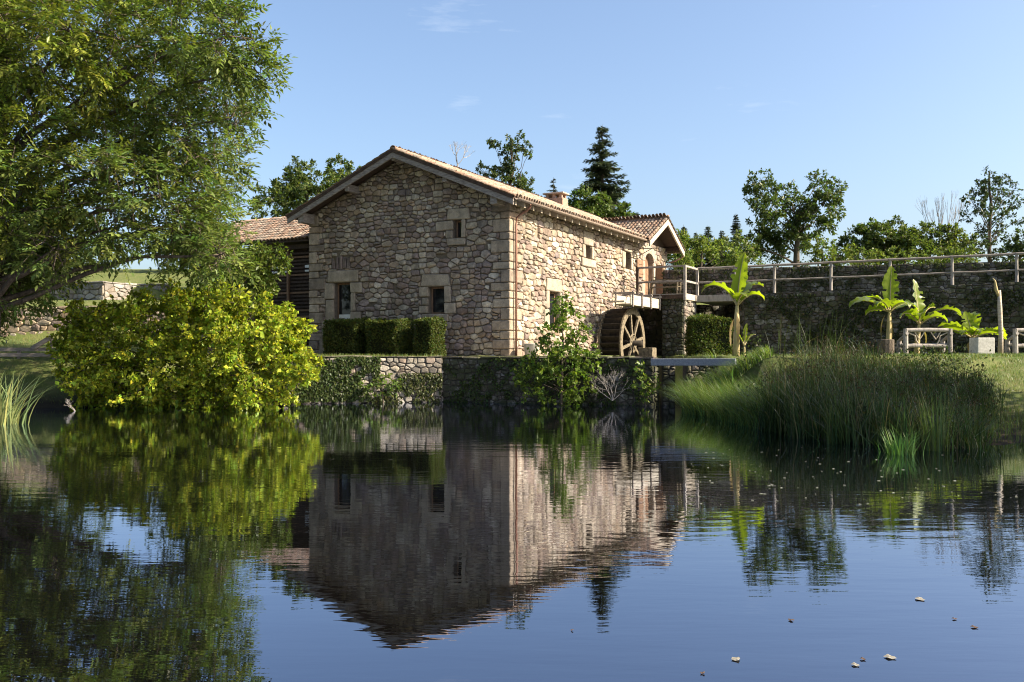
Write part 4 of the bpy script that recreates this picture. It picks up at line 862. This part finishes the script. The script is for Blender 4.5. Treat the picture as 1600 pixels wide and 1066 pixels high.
# ---- hedges
def hedge(x0, x1, y0, y1, h, label, seed, group=None, rz=-TH, origin=None):
    rg = np.random.default_rng(seed); o0 = ML(0,0) if origin is None else origin; root = empty('box_hedge', o0, label, 'hedge', rz, group)
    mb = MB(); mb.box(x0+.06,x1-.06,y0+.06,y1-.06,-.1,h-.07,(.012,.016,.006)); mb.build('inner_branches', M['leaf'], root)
    w,d = x1-x0,y1-y0; A = np.array([w*h,w*h,d*h,d*h,w*d]); n = int(A.sum()*1500); f = rg.choice(5,n,p=A/A.sum()); a = rg.random(n); c = rg.random(n)
    N5 = np.array([[0,-1,0],[0,1,0],[-1,0,0],[1,0,0],[0,0,1.]])[f]; p = np.zeros((n,3))
    for i in range(5):
        m = f == i; p[m] = {0:lambda: np.stack([x0+a[m]*w,np.full(m.sum(),y0),c[m]*h],1),1:lambda: np.stack([x0+a[m]*w,np.full(m.sum(),y1),c[m]*h],1),2:lambda: np.stack([np.full(m.sum(),x0),y0+a[m]*d,c[m]*h],1),3:lambda: np.stack([np.full(m.sum(),x1),y0+a[m]*d,c[m]*h],1),4:lambda: np.stack([x0+a[m]*w,y0+c[m]*d,np.full(m.sum(),h)],1)}[i]()
    bmp = .05*np.sin(p[:,0]*3.1+seed)+.04*np.sin(p[:,1]*4.3)+.04*np.sin(p[:,2]*5+p[:,0]*2)
    p += N5*(rg.normal(0,.035,n)+bmp)[:,None]; nr = N5+rndunit(rg,n)*.8; ax = rndunit(rg,n)+np.array([0,0,.5]); L = rg.uniform(.05,.1,n)
    mobj('foliage', leaf_mesh('foliage',p,ax,nr,L,L*.6,tints(rg,n,(.062,.08,.02),.3,.2)), M['leaf'], root); return root
G = 'clipped hedge blocks before the gable'
hedge(-7.45,-5.9,-2.0,-.9,1.42,'left clipped hedge block in front of the glazed door',81,G)
hedge(-5.3,-3.85,-2.0,-.9,1.4,'middle clipped hedge block between the other two at the gable',82,G)
hedge(-3.25,-2.45,-1.75,-.8,1.4,'right narrow clipped hedge block under the gable window',83,G)
q = P(1108,HOR,38.5); hedge(-.8,.85,-.5,.6,1.6,'clipped dark hedge block beside the pier and banana plant',84,None,0,Vector((q.x,q.y,gz1(q.x,q.y)-.05)))
# ---- ivy on walls (one mat of leaves per wall)
def ivy(label, a, b, z0, z1, n, col, seed, thr=.45, out=.09, leaf=.085):
    rg = np.random.default_rng(seed); a = np.array([a[0],a[1]]); b = np.array([b[0],b[1]]); d = (b-a); L = np.linalg.norm(d); d /= L; nn = np.array([d[1],-d[0]])
    s = rg.random(n*4)*L; z = z0+rg.random(n*4)*(z1-z0); ph = rg.random(6)*6.28
    v = sum(math.sin(1)*np.sin(s*f+ph[i])*np.cos(z*f*1.1+ph[i]) for i, f in enumerate((.7,1.3,2.1,3.7,5.3,8.9)))/3+.5 + .25*(z-z0)/(z1-z0)
    m = v > thr; s = s[m][:n]; z = z[m][:n]; n = len(s); o = rg.random(n)*out+.05
    p = np.stack([a[0]+d[0]*s+nn[0]*o, a[1]+d[1]*s+nn[1]*o, z],1); ax = rndunit(rg,n)*.6+np.array([0,0,-.9]); nr = rndunit(rg,n)*.6+np.array([nn[0],nn[1],.4]); LL = leaf*rg.uniform(.6,1.4,n)
    o = mobj('ivy', leaf_mesh('ivy',p,ax,nr,LL,LL*.8,tints(rg,n,col)), M['leaf']); return tag(o,label,'ivy',kind='stuff')
mid = RL0+(RL1-RL0)*.6
ivy('dark ivy hanging over the left part of the pond wall', RL0, mid, .1, 1.72, 5200, (.045,.065,.018), 91, .35)
ivy('thin ivy on the lower pond wall below the sunlit stones', RL0+(RL1-RL0)*.55, RL1, -.0, 1.1, 1500, (.05,.06,.02), 95, .4)
ivy('scattered ivy on the shaded pond wall by the wheel', RR0, RR1, -.0, 1.65, 2600, (.045,.065,.02), 92, .62)
ivy('creepers spread over the tall garden wall', G0, G1, 1.6, TZ+3.0, 6500, (.04,.05,.018), 93, .62, .12, .1)
ivy('weeds and creepers along the upper terrace wall', U0, U1, 4.75, 6.3, 2500, (.04,.05,.02), 94, .66, .1, .1)
# ---- blades: sedges, rushes, grass, iris
def blade_mesh(name, base, h, lean, az, width, tint, segs=4, curl=1.6):
    n = len(base); d = np.stack([np.cos(az),np.sin(az),np.zeros(n)],1); sd = np.stack([-np.sin(az),np.cos(az),np.zeros(n)],1); rows = []
    for k in range(segs+1):
        t = k/segs; c = base+d*(h*lean*t**curl)[:,None]; c[:,2] += h*(t-.42*np.clip(lean,0,1.6)*t**2.2*.8); w = width*(1-t**1.6)*.5+.0006
        rows += [c-sd*w[:,None], c+sd*w[:,None]]
    V = np.stack(rows,1).reshape(-1,3); b = np.arange(n)*2*(segs+1); Fc = np.concatenate([np.stack([b+2*k,b+2*k+1,b+2*k+3,b+2*k+2],1) for k in range(segs)])
    return npmesh(name,V,Fc,np.repeat(tint,2*(segs+1),0),smooth=True)
def scatter(rg, n, x0, x1, y0, y1, cond):
    o = np.zeros((0,3))
    while len(o) < n:
        x = rg.uniform(x0,x1,n*3); y = rg.uniform(y0,y1,n*3); z = ground_z(x,y); m = cond(x,y,z); o = np.concatenate([o,np.stack([x,y,z],1)[m]])
    return o[:n]
rg = np.random.default_rng(101)
def mound(x, y): px = 800+F*x/y; return px
# pale sedge at the left of the right bank
b = scatter(rg, 6500, 4.8,10.5,22,33, lambda x,y,z: (z>-.12)&(z<1.68)&(mound(x,y)>1065)&(mound(x,y)<1245)); n = len(b)
o = mobj('pale_sedge', blade_mesh('pale_sedge',b,rg.uniform(.8,1.35,n)*(1-.36*np.clip(b[:,2],0,1.7)),rg.uniform(.3,1.25,n),rg.normal(math.pi*1.08,.75,n),rg.uniform(.01,.022,n),tints(rg,n,(.1,.145,.045),.4,.2)), M['blade']); tag(o,'pale green sedge arching towards the water on the right bank','sedge',kind='stuff')
# darker rushes, in clumps
cc = scatter(rg, 480, 5.5,17,16.5,28.5, lambda x,y,z: (z>-.1)&(z<np.where(mound(x,y)>1350,1.0,1.5))&(mound(x,y)>1200)&(mound(x,y)<1540)); m_ = 34
b = np.repeat(cc,m_,0); n = len(b); b[:,:2] += rg.normal(0,.16,(n,2)); b[:,2] = ground_z(b[:,0],b[:,1]); rep_ = lambda a: np.repeat(a,m_)
hs = np.interp(mound(cc[:,0],cc[:,1]),[1200,1300,1380,1540],[1.2,1.35,.95,.6])*rg.uniform(.7,1.15,len(cc))
b = b[:]; ct = rep_(rg.uniform(.55,1.35,len(cc)))[:,None]; ca = rep_(rg.random(len(cc))*6.283)
bt = tints(rg,n,(.045,.07,.024),.35,.15)*ct; dead = rg.random(n) < .08; bt[dead] = np.array([.2,.16,.085])*rg.uniform(.6,1.1,(dead.sum(),1))
o = mobj('rushes', blade_mesh('rushes',b,rep_(hs)*rg.uniform(.7,1.25,n),np.abs(rg.normal(.3,.45,n)),ca+rg.normal(0,.9,n),rg.uniform(.01,.024,n),bt), M['blade']); tag(o,'dense dark rushes covering the right bank of the pond','rushes',kind='stuff')
# seed heads
sel = rg.choice(n,1500,replace=False); b2 = b[sel]; hh = rep_(hs)[sel]*rg.uniform(.85,1.1,1500); p = b2+np.stack([rg.normal(0,.1,1500),rg.normal(0,.1,1500),hh],1); k = len(p)
P4 = np.repeat(p,4,0)+rg.normal(0,.022,(4*k,3)); LL = rg.uniform(.03,.06,4*k)
o = mobj('seed_heads', leaf_mesh('seed_heads',P4,rndunit(rg,4*k)+np.array([0,0,.6]),rndunit(rg,4*k),LL,LL*.5,tints(rg,4*k,(.05,.036,.02),.4,.15)), M['blade']); tag(o,'brown seed heads over the rushes','seed heads',kind='stuff')
# undergrowth leaves on the mound
b = scatter(rg, 9000, 5.5,17,16.5,30, lambda x,y,z: (z>-.05)&(z<1.55)&(mound(x,y)>1150)&(mound(x,y)<1525+rg.normal(0,20,len(x)))); n = len(b); b[:,2] += rg.random(n)**1.4*np.interp(mound(b[:,0],b[:,1]),[1150,1300,1400],[.9,.9,.5]); LL = rg.uniform(.05,.12,n)
o = mobj('bank_weeds', leaf_mesh('bank_weeds',b,rndunit(rg,n)+np.array([0,0,.3]),rndunit(rg,n)+np.array([0,0,.6]),LL,LL*.5,tints(rg,n,(.036,.05,.018),.35,.2)), M['leaf']); tag(o,'tangled weeds between the rushes on the right bank','weeds',kind='stuff')
# lawn and bank grass
b = np.concatenate([scatter(rg,16000,9,24,18,36,lambda x,y,z:(z>.12)&(z<2.0)&(mound(x,y)>1380)&(mound(x,y)<1640)), scatter(rg,7000,-22,-11,29,38,lambda x,y,z:(z>.1)&(z<2.6)), scatter(rg,2500,5.5,13,30,42,lambda x,y,z:(z>.5)&(z<2.2)),
    scatter(rg,2600,-9.5,-2.6,33.4,36,lambda x,y,z:(z>1.4)&(z<1.8))]); n = len(b)
o = mobj('grass', blade_mesh('grass',b,rg.uniform(.05,.16,n),rg.uniform(.1,.9,n),rg.random(n)*6.283,rg.uniform(.006,.014,n),tints(rg,n,(.11,.145,.045),.3,.25),2), M['blade']); tag(o,kind='stuff')
# waterside fringe along the right lawn edge and tuft in the water
b = scatter(rg,2600,9.5,20,16.5,22,lambda x,y,z:(z>-.1)&(z<.35)); n = len(b)
o = mobj('shore_grass', blade_mesh('shore_grass',b,rg.uniform(.25,.6,n),rg.uniform(.1,.7,n),rg.random(n)*6.283,rg.uniform(.006,.012,n),tints(rg,n,(.09,.12,.035))), M['blade']); tag(o,kind='stuff')
def tuft(name, label, cat, c, n, rad, h, col, w, seed, lean=(.1,.9), azc=None):
    rg = np.random.default_rng(seed); b = np.column_stack([rg.normal(0,rad,n),rg.normal(0,rad,n),np.zeros(n)-.05]); az = np.arctan2(b[:,1],b[:,0])+rg.normal(0,.6,n) if azc is None else rg.normal(azc,1.0,n)
    o = mobj(name, blade_mesh(name,b,rg.uniform(*h,n),rg.uniform(*lean,n),az,rg.uniform(w*.7,w*1.2,n),tints(rg,n,col,.2,.12),5), M['blade']); o.location = c; return tag(o,label,cat)
q = P(1405,HOR,16.4); tuft('water_iris','bright green tuft of iris standing in the water before the rushes','iris',(q.x,q.y,0),120,.14,(.3,.62),(.1,.19,.05),.026,111,(.05,.7))
q = P(1462,HOR,17.0); tuft('tall_rush_tuft','thin upright rush tuft at the waterline right of the bright iris','rush',(q.x,q.y,0),110,.12,(.7,1.35),(.07,.1,.035),.011,112,(.02,.35))
q = P(-8,HOR,23.5); tuft('iris_clump','pale long-leaved iris clump at the left edge of the pond','iris',(q.x,q.y,0),170,.3,(.9,1.75),(.17,.21,.085),.045,113,(.15,.95))
# dry twig shrub on the pond wall
def twig_shrub(name, label, c, h, n, seed, spread=.6, r=.018, stem=0):
    rg = np.random.default_rng(seed); mb = MB()
    if stem: mb.tube([(0,0,-stem),(.05,0,-stem*.5),(0,0,.05)],[r*2.6,r*2.1,r*1.4],7)
    def grow(p, d, L, r, k):
        q = p+d*L; m = (p+q)/2+rg.normal(size=3)*.05*L; mb.tube([p,m,q],[r,r*.8,r*.6],4,cap=False)
        if k:
            for _ in range(rg.integers(2,4)):
                nd = d+rg.normal(size=3)*spread*.7+np.array([0,0,.12]); nd /= np.linalg.norm(nd); grow(q,nd,L*rg.uniform(.55,.8),r*.6,k-1)
    for _ in range(n):
        d = np.array([rg.normal(0,spread),rg.normal(0,spread*.5),1.0]); d /= np.linalg.norm(d); grow(np.zeros(3),d,h*.36,r,4)
    o = mb.build(name, M['deadbark']); o.location = c; return tag(o,label,'dead shrub' if 'shrub' in name else 'dead tree')
q = P(957,HOR,31.5); twig_shrub('dry_twig_shrub','bare grey twiggy shrub hanging on the pond wall below the wheel',(q.x,q.y,.2),1.15,9,121,.62,.009)
q = gb_(1476,72); twig_shrub('dead_tree','bare dead tree standing up between the trees at the right',(q[0],q[1],q[2]+1.5),6.0,5,122,.2,.06,1.9)
q = P(118,HOR,29.0); twig_shrub('drowned_twig_shrub','bare branching twig sticking out of the water under the bright bush',(q.x,q.y,-.02),.5,2,123,.7,.012)
# ---- banana plants
def banana(name, label, base, stem_h, r, leaves, seed, lean=(0,0)):
    rg = np.random.default_rng(seed); root = empty(name, base, label, 'banana plant', group='banana plants on the lawn'); mb = MB(); top = V3((lean[0],lean[1],stem_h))
    mb.tube([(0,0,-.1),(lean[0]*.2,lean[1]*.2,stem_h*.35),(lean[0]*.6,lean[1]*.6,stem_h*.75),top],[r*1.25,r,r*.85,r*.5],10); mb.build('stem', M['stem'], root, smooth=True)
    for (az, el, L, wd, droop) in leaves:
        L *= .88
        a = R(az); dh = V3((math.cos(a),math.sin(a),0)); sd = V3((-math.sin(a),math.cos(a),0)); n = 22; pts = []; p = top.copy(); e = R(el); pet = .22*L
        for k in range(n+1):
            t = k/n; pts.append(p.copy()); ee = e-droop*t*t*1.4; p = p+(dh*math.cos(ee)+V3((0,0,math.sin(ee))))*((L+pet)/n)
        lm = MB(); vs = []; roll = rg.uniform(-.5,.5)
        for k in range(n+1):
            t = k/n; tt = max(0,(t-.16)/.84); w = wd*.56*(max(0,math.sin(math.pi*min(1,tt**.75*.98+.02)))**.6 if tt > 0 else .02)
            q = pts[k]; tn = (pts[min(k+1,n)]-pts[max(k-1,0)]).normalized(); up = sd.cross(tn)*-1; up = up if up.z > 0 else -up; s2 = (sd*math.cos(roll)+up*math.sin(roll)); u2 = up*math.cos(roll)-sd*math.sin(roll)
            for s in (-1,1):
                wv = w*(1+rg.uniform(-.3,.08)); fold = .28+.12*math.sin(k*1.7+s)
                vs.append(q+s2*(s*wv)+u2*(wv*fold)); vs.append(q+s2*(s*wv*.5)+u2*(wv*.22))
            vs.append(q)
        fs = []
        for k in range(n):
            a0 = 5*k; b0_ = 5*(k+1); fs += [(a0+1,a0+4,b0_+4,b0_+1),(a0+4,a0+3,b0_+3,b0_+4)] + ([(a0,a0+1,b0_+1,b0_)] if rg.random() > .2 else []) + ([(a0+3,a0+2,b0_+2,b0_+3)] if rg.random() > .2 else [])
        kk = rg.uniform(.65,1.15); lm.add(vs, fs, (.17*kk,.225*kk,.03)); lf = lm.build('leaf', M['banana'], root, smooth=True)
        mr = MB(); mr.tube([q-V3((0,0,.012)) for q in pts],[.028*(1-.8*k/n)+.004 for k in range(n+1)],6,tint=(.2,.22,.06)); mr.build('midrib', M['stem'], lf, smooth=True)
    for k in range(2 if stem_h > .6 else 0):                # withered leaves hanging on the stem
        a = rg.random()*6.283; z = stem_h*rg.uniform(.72,.95); dm_ = MB(); vs = []
        for i in range(8):
            t = i/7; c = V3((lean[0]*.7+math.cos(a)*(r+.05+.16*math.sin(t*2.2)),lean[1]*.7+math.sin(a)*(r+.05+.16*math.sin(t*2.2)),z-.75*t*stem_h*.7+.08*math.sin(t*3))); w = .07*math.sin(math.pi*(.1+.85*t))*rg.uniform(.6,1.2)
            vs += [c+V3((-math.sin(a)*w,math.cos(a)*w,0)),c,c-V3((-math.sin(a)*w,math.cos(a)*w,rg.uniform(-.02,.02)))]
        dm_.add(vs,[f for i in range(7) for f in ((3*i,3*i+1,3*i+4,3*i+3),(3*i+1,3*i+2,3*i+5,3*i+4))],(.2,.15,.08)); dm_.build('withered_leaf', M['blade'], root)
    return root
def bb(px, Y): q = P(px,HOR,Y); return (q.x,q.y,gz1(q.x,q.y)-.05)
banana('banana_plant','tall single banana plant with three upright leaves beside the hedge',bb(1150,33),1.85,.11,[(172,62,1.6,.55,1.75),(50,80,1.95,.55,.3),(15,66,1.35,.8,1.3),(350,50,1.1,.5,1.6),(200,75,.6,.2,.3),(280,55,1.0,.5,1.6)],131,(.04,0))
banana('banana_plant','broad banana plant with arching leaves behind the dark log stump',bb(1388,35.2),1.75,.1,[(178,35,1.6,.6,1.2),(60,78,1.75,.6,.2),(5,35,1.2,.55,1.4),(215,50,1.0,.5,1.7),(300,45,1.0,.5,1.6),(140,60,1.2,.5,1.5),(160,20,.9,.5,1.2)],132,(.05,0))
banana('banana_plant','leaning banana plant rising behind the log bench',bb(1432,35.4),1.25,.1,[(100,82,1.7,.7,.15),(8,42,1.9,.5,1.3),(200,55,1.1,.5,1.7),(330,40,1.1,.5,1.5),(250,60,.9,.45,1.7),(30,60,1.2,.6,1.0)],133,(.1,0))
banana('banana_plant','low bushy banana plant behind the pale stone block',bb(1520,35.4),.75,.09,[(150,42,1.3,.5,.9),(175,30,1.5,.5,1.0),(95,70,1.1,.55,.3),(60,62,1.3,.55,.5),(10,30,1.5,.5,1.1),(340,25,1.2,.5,1.2),(220,35,1.0,.45,1.2),(260,45,.9,.45,1.2)],134)
banana('banana_plant','stunted banana sprout at the foot of the tall single banana plant',bb(1163,32.8),.45,.04,[(60,75,.8,.16,.3),(20,60,.6,.15,.8),(150,65,.7,.15,.7)],135)
cs = bb(1563,35.0); st = empty('cut_banana_stem', cs, 'tall pale cut banana stem with a dried drooping leaf stub at the right', 'stem')
mb = MB(); mb.tube([(0,0,-.1),(.02,0,.9),(-.02,0,1.9),(-.04,0,2.55)],[.1,.085,.08,.055],10); mb.build('stem', M['palewood'], st, smooth=True)
mb = MB(); mb.tube([(-.04,0,2.3),(-.16,-.02,2.55),(-.22,-.03,2.9),(-.3,-.03,3.0)],[.05,.06,.035,.012],7); mb.build('dried_leaf', M['stem'], st, smooth=True)
# ---- trees behind
BT = 'trees behind the mill'
tree('oak_tree','rounded green tree rising behind the annex roof','tree',gb_(480,66),CL([(425,312,24),(455,300,28),(470,278,26),(500,290,30),(520,310,30),(440,330,28),(480,325,35),(540,325,26)],66,2,1),(0.078,0.104,0.033),per=980,leaf=0.21,trunk_r=.3,seed=141,sub=22,spread=.2,group=BT)
tree('oak_tree','smaller tree top peeping over the left verge of the mill roof','tree',gb_(540,76),CL([(528,265,17),(542,275,18),(555,295,24),(520,290,14)],76,1.5,2),(0.065,0.091,0.029),per=980,leaf=0.23,trunk_r=.25,seed=142,sub=18,spread=.2,group=BT)
tree('open_pine','open-crowned tree with crooked bare limbs above the mill roof','tree',gb_(797,72),CL([(798,222,9),(786,232,8),(775,228,7),(768,222,5),(810,232,9),(822,228,7),(826,240,6),(800,243,10),(812,212,5),(792,262,10),(800,280,22),(782,276,16),(760,267,10),(752,263,6),(815,292,18)],72,1,3),(0.058,0.078,0.033),per=840,leaf=0.21,trunk_r=.22,trunk_top=tuple(P(798,215,72)),seed=143,sub=9,spread=.28,group=BT,twigs=2)
twig_shrub('bare_treetop','few bare branch tips sticking up over the right roof slope',tuple(P(715,258,60)),1.7,3,124,.6,.035,P(715,258,60).z-gz1(P(715,258,60).x,60)+.2)
conifer('small_conifer','tip of a small dark conifer behind the chimney',865,277,16,320,90,(0.039,0.055,0.033),151,BT)
conifer('tall_fir','tall dark fir standing behind the mill roof right of the chimney',941,194,48,335,82,(0.055,0.075,0.042),152,BT,1.3,.42)
tree('roofline_shrubs','leafy green shrub spreading behind the ridge under the fir','shrub',gb_(940,64),CL([(900,312,16),(918,318,18),(940,322,18),(960,326,16),(978,332,12),(890,325,14),(930,335,20)],64,1,4),(0.078,0.111,0.029),per=1225,leaf=0.20,trunk_r=.15,seed=144,sub=16,group=BT)
RT = 'trees behind the upper terrace wall'
tree('light_bush','wide pale green bush behind the balcony rail','bush',gb_(1095,55),CL([(1062,392,14),(1080,395,18),(1105,392,20),(1128,398,18),(1090,382,12),(1148,405,14),(1070,410,14)],55,1,5),(0.146,0.185,0.050),per=2275,leaf=0.13,trunk_r=.12,seed=145,sub=20,group=RT)
for i, (px, yt, hw, lab) in enumerate(((1068,351,22,'leftmost small far conifer beyond the pale bush'),(1088,362,20,'shortest far conifer beyond the pale bush'),(1106,352,22,'pointed far conifer in the middle beyond the pale bush'),(1128,360,22,'far conifer nearest the dark spruce'))): conifer('far_conifer',lab,px,yt,hw,420,105,(0.058,0.078,0.046),160+i,'far conifers in a row')
conifer('dark_spruce','dark narrow spruce left of the big two-headed tree',1150,333,20,425,78,(0.039,0.055,0.029),165,RT,1.2,.08)
tree('big_oak','big dark tree with two rounded heads above the terrace fence','tree',gb_(1246,66),CL([(1188,282,17),(1178,300,14),(1198,300,18),(1190,330,20),(1205,322,20),(1232,305,16),(1240,325,22),(1282,285,17),(1295,300,18),(1310,292,10),(1285,320,22),(1305,330,12),(1262,318,16),(1260,350,24),(1215,355,28),(1185,365,22),(1295,352,10),(1235,380,32),(1195,392,28),(1175,385,16)],66,2,6),(0.058,0.081,0.026),per=700,leaf=0.21,trunk_r=.35,seed=146,sub=20,spread=.22,group=RT,trunk_top=tuple(P(1245,330,66)))
tree('light_tree','yellow-green tree at the foot of the big two-headed tree','tree',gb_(1285,60),CL([(1275,382,16),(1290,395,18),(1265,400,16),(1310,402,14)],60,1,7),(0.101,0.129,0.034),per=910,leaf=0.17,trunk_r=.15,seed=147,sub=16,group=RT)
conifer('pale_conifer','small pale conifer right of the big two-headed tree',1306,380,12,425,74,(0.078,0.104,0.046),166,RT)
for i, (cl, lab, col) in enumerate((([(1322,385,16),(1338,378,20),(1358,368,20),(1372,388,20),(1350,396,18)],'low round tree first right of the pale conifer',(0.072,0.098,0.033)),([(1372,364,15),(1385,378,17),(1390,396,18)],'upright tree second in the low row behind the fence',(0.078,0.104,0.033)),([(1405,358,16),(1415,372,20),(1428,386,22),(1400,388,18)],'tallest tree in the low row behind the fence',(0.072,0.098,0.029)),([(1442,364,16),(1455,378,20),(1458,396,18)],'rounded tree just left of the bare dead tree',(0.098,0.124,0.039)),([(1482,368,17),(1499,378,19),(1478,396,18),(1514,392,15)],'bushy tree around the foot of the bare dead tree',(0.090,0.112,0.034)))):
    tree('row_tree',lab,'tree',gb_(cl[1][0],70),CL(cl,70,1,20+i),col,per=1225,leaf=0.21,trunk_r=.18,seed=170+i,sub=18,spread=.22,group='low tree row behind the fence')
tree('tall_pine','tall ragged pine with a straight trunk at the far right','tree',gb_(1546,64),CL([(1545,282,15),(1528,296,10),(1565,290,14),(1582,300,9),(1512,308,7),(1545,305,18),(1572,315,12),(1525,322,12),(1592,318,7),(1510,338,8),(1540,335,14),(1568,340,12),(1590,345,8),(1535,355,10),(1558,362,12),(1530,382,14),(1562,388,14)],64,1.2,9),(0.039,0.055,0.029),per=752,leaf=0.17,trunk_r=.2,trunk_top=tuple(P(1546,268,64)),seed=148,sub=12,spread=.26,group=RT,twigs=3)
tree('edge_tree','dark tree at the right edge beneath the tall pine','tree',gb_(1592,58),CL([(1585,372,14),(1600,385,18),(1580,395,14),(1620,375,20)],58,1,10),(0.065,0.088,0.033),per=1225,leaf=0.18,trunk_r=.18,seed=149,sub=16,group=RT)
for i, (cl, lab, col, Y) in enumerate((([(1330,398,14),(1350,402,14),(1368,404,12)],'pale scrub right of the small pale conifer behind the fence',(0.112,0.140,0.039),60),([(1395,402,14),(1420,405,14),(1440,404,12)],'pale scrub in the middle of the low tree row',(0.101,0.129,0.039),60),([(1470,404,14),(1495,402,14),(1515,398,12)],'pale scrub below the dead tree towards the tall pine',(0.106,0.134,0.039),60),([(1160,392,20),(1142,378,16),(1172,402,18),(1125,388,16)],'green scrub between the dark spruce and the big tree',(0.091,0.117,0.039),60),([(1040,385,14),(1056,392,18),(1062,372,12),(1072,384,14)],'green bush showing just behind the porch roof corner',(0.112,0.146,0.039),58))):
    tree('scrub_bush',lab,'bush',gb_(cl[1][0],Y),CL(cl,Y,1,40+i),col,per=1575,leaf=0.15,trunk_r=.08,seed=190+i,sub=16,spread=.22,group='scrub behind the terrace wall')
# hillside shrubs behind the ash
tree('hillside_shrub','dark shrub on the meadow edge seen beneath the ash branches','shrub',gb_(300,58),CL([(270,375,30),(310,370,35),(345,385,30),(300,410,35),(340,420,30)],58,1.5,11),(0.065,0.091,0.029),per=735,leaf=0.18,trunk_r=.15,seed=150,sub=20)
tree('hillside_tree','green tree behind the coped garden wall at far left','tree',gb_(90,60),CL([(60,380,45),(120,370,40),(30,420,40),(100,410,35),(150,415,28),(0,380,45)],60,2,12),(0.072,0.098,0.029),per=630,leaf=0.20,trunk_r=.25,seed=153,sub=20)
# two trees on the lawn beyond the right edge; their shade falls on the rush bank
SC = [(17.5,17.5,7,2.5),(16.2,19.2,8.2,2.1),(19.5,16,8.5,2.3),(17,15.6,5.2,1.9),(19,19.5,5.8,2.1),(15.6,17.4,6,1.7),(17.5,17.5,9.6,1.9),(17,21.3,6.4,1.9),(18,14.4,7,1.9),(20.5,18,4.4,1.9),(18.5,21,8.4,1.8)]
tree('lawn_tree','leafy tree on the lawn beyond the right edge of the picture','tree',(17.8,17.2,gz1(17.8,17.2)),SC,(.06,.08,.022),per=420,leaf=.2,trunk_r=.25,seed=181,sub=36,spread=.2)
# floating leaves and specks
rg = np.random.default_rng(201); i = 0
FL = ((1150,1031,20,'pale floating leaf by itself left of the group near the bottom right'),(1336,1040,16,'pale floating leaf lowest of the close group of three'),(1390,1028,22,'largest pale floating leaf at the right of the group of three'),(1348,1031,12,'smallest pale floating leaf in the group of three'),
 (1437,937,20,'pale floating leaf on open water below the reflected pine'),(1491,968,10,'dark little leaf floating right below the reflected pine'),(1236,970,12,'dark leaf floating alone in the middle of the right water'),(1522,981,14,'dark floating leaf nearest the right edge of the pond'),(1098,1053,11,'dark floating leaf closest to the bottom edge'),(894,986,7,'tiny dark leaf floating near the reflected roof tip'))
for px, py, s, lab in FL:
    Y = EYE*F/(py-HOR); q = P(px,py,Y); r = s*.36*Y/F; mb = MB(); n = 9; ph = rg.random()*6
    vs = [(0,0,.006)]+[(r*(1+.25*math.sin(3*k+ph))*math.cos(6.283*k/n),r*(.8+.2*math.cos(2*k+ph))*1.6*math.sin(6.283*k/n),.004+.003*math.sin(k*2+ph)) for k in range(n)]
    mb.add(vs,[(0,1+k,1+(k+1)%n) for k in range(n)]); o = mb.build('floating_leaf', M['fallen'] if s > 15 else M['darkwood']); o.location = (q.x,q.y,.003); tag(o,lab,'leaf','leaves floating on the pond')
px = rg.uniform(1080,1600,110); py = rg.uniform(700,790,110); Y = EYE*F/(py-HOR); X = (px-800)/F*Y; m = ground_z(X,Y) < -.05; X = X[m]; Y = Y[m]; n = len(X); s = rg.uniform(.006,.022,n)
base = np.stack([X,Y,np.full(n,.006)],1); ang = rg.random(n)*6.28; ax = np.stack([np.cos(ang),np.sin(ang)*2,np.zeros(n)],1)
o = mobj('floating_specks', leaf_mesh('floating_specks',base,ax,np.tile([0,0,1.],(n,1)),s*3,s*2.2,np.full((n,3),.3),0), M['blade']); tag(o,kind='stuff')
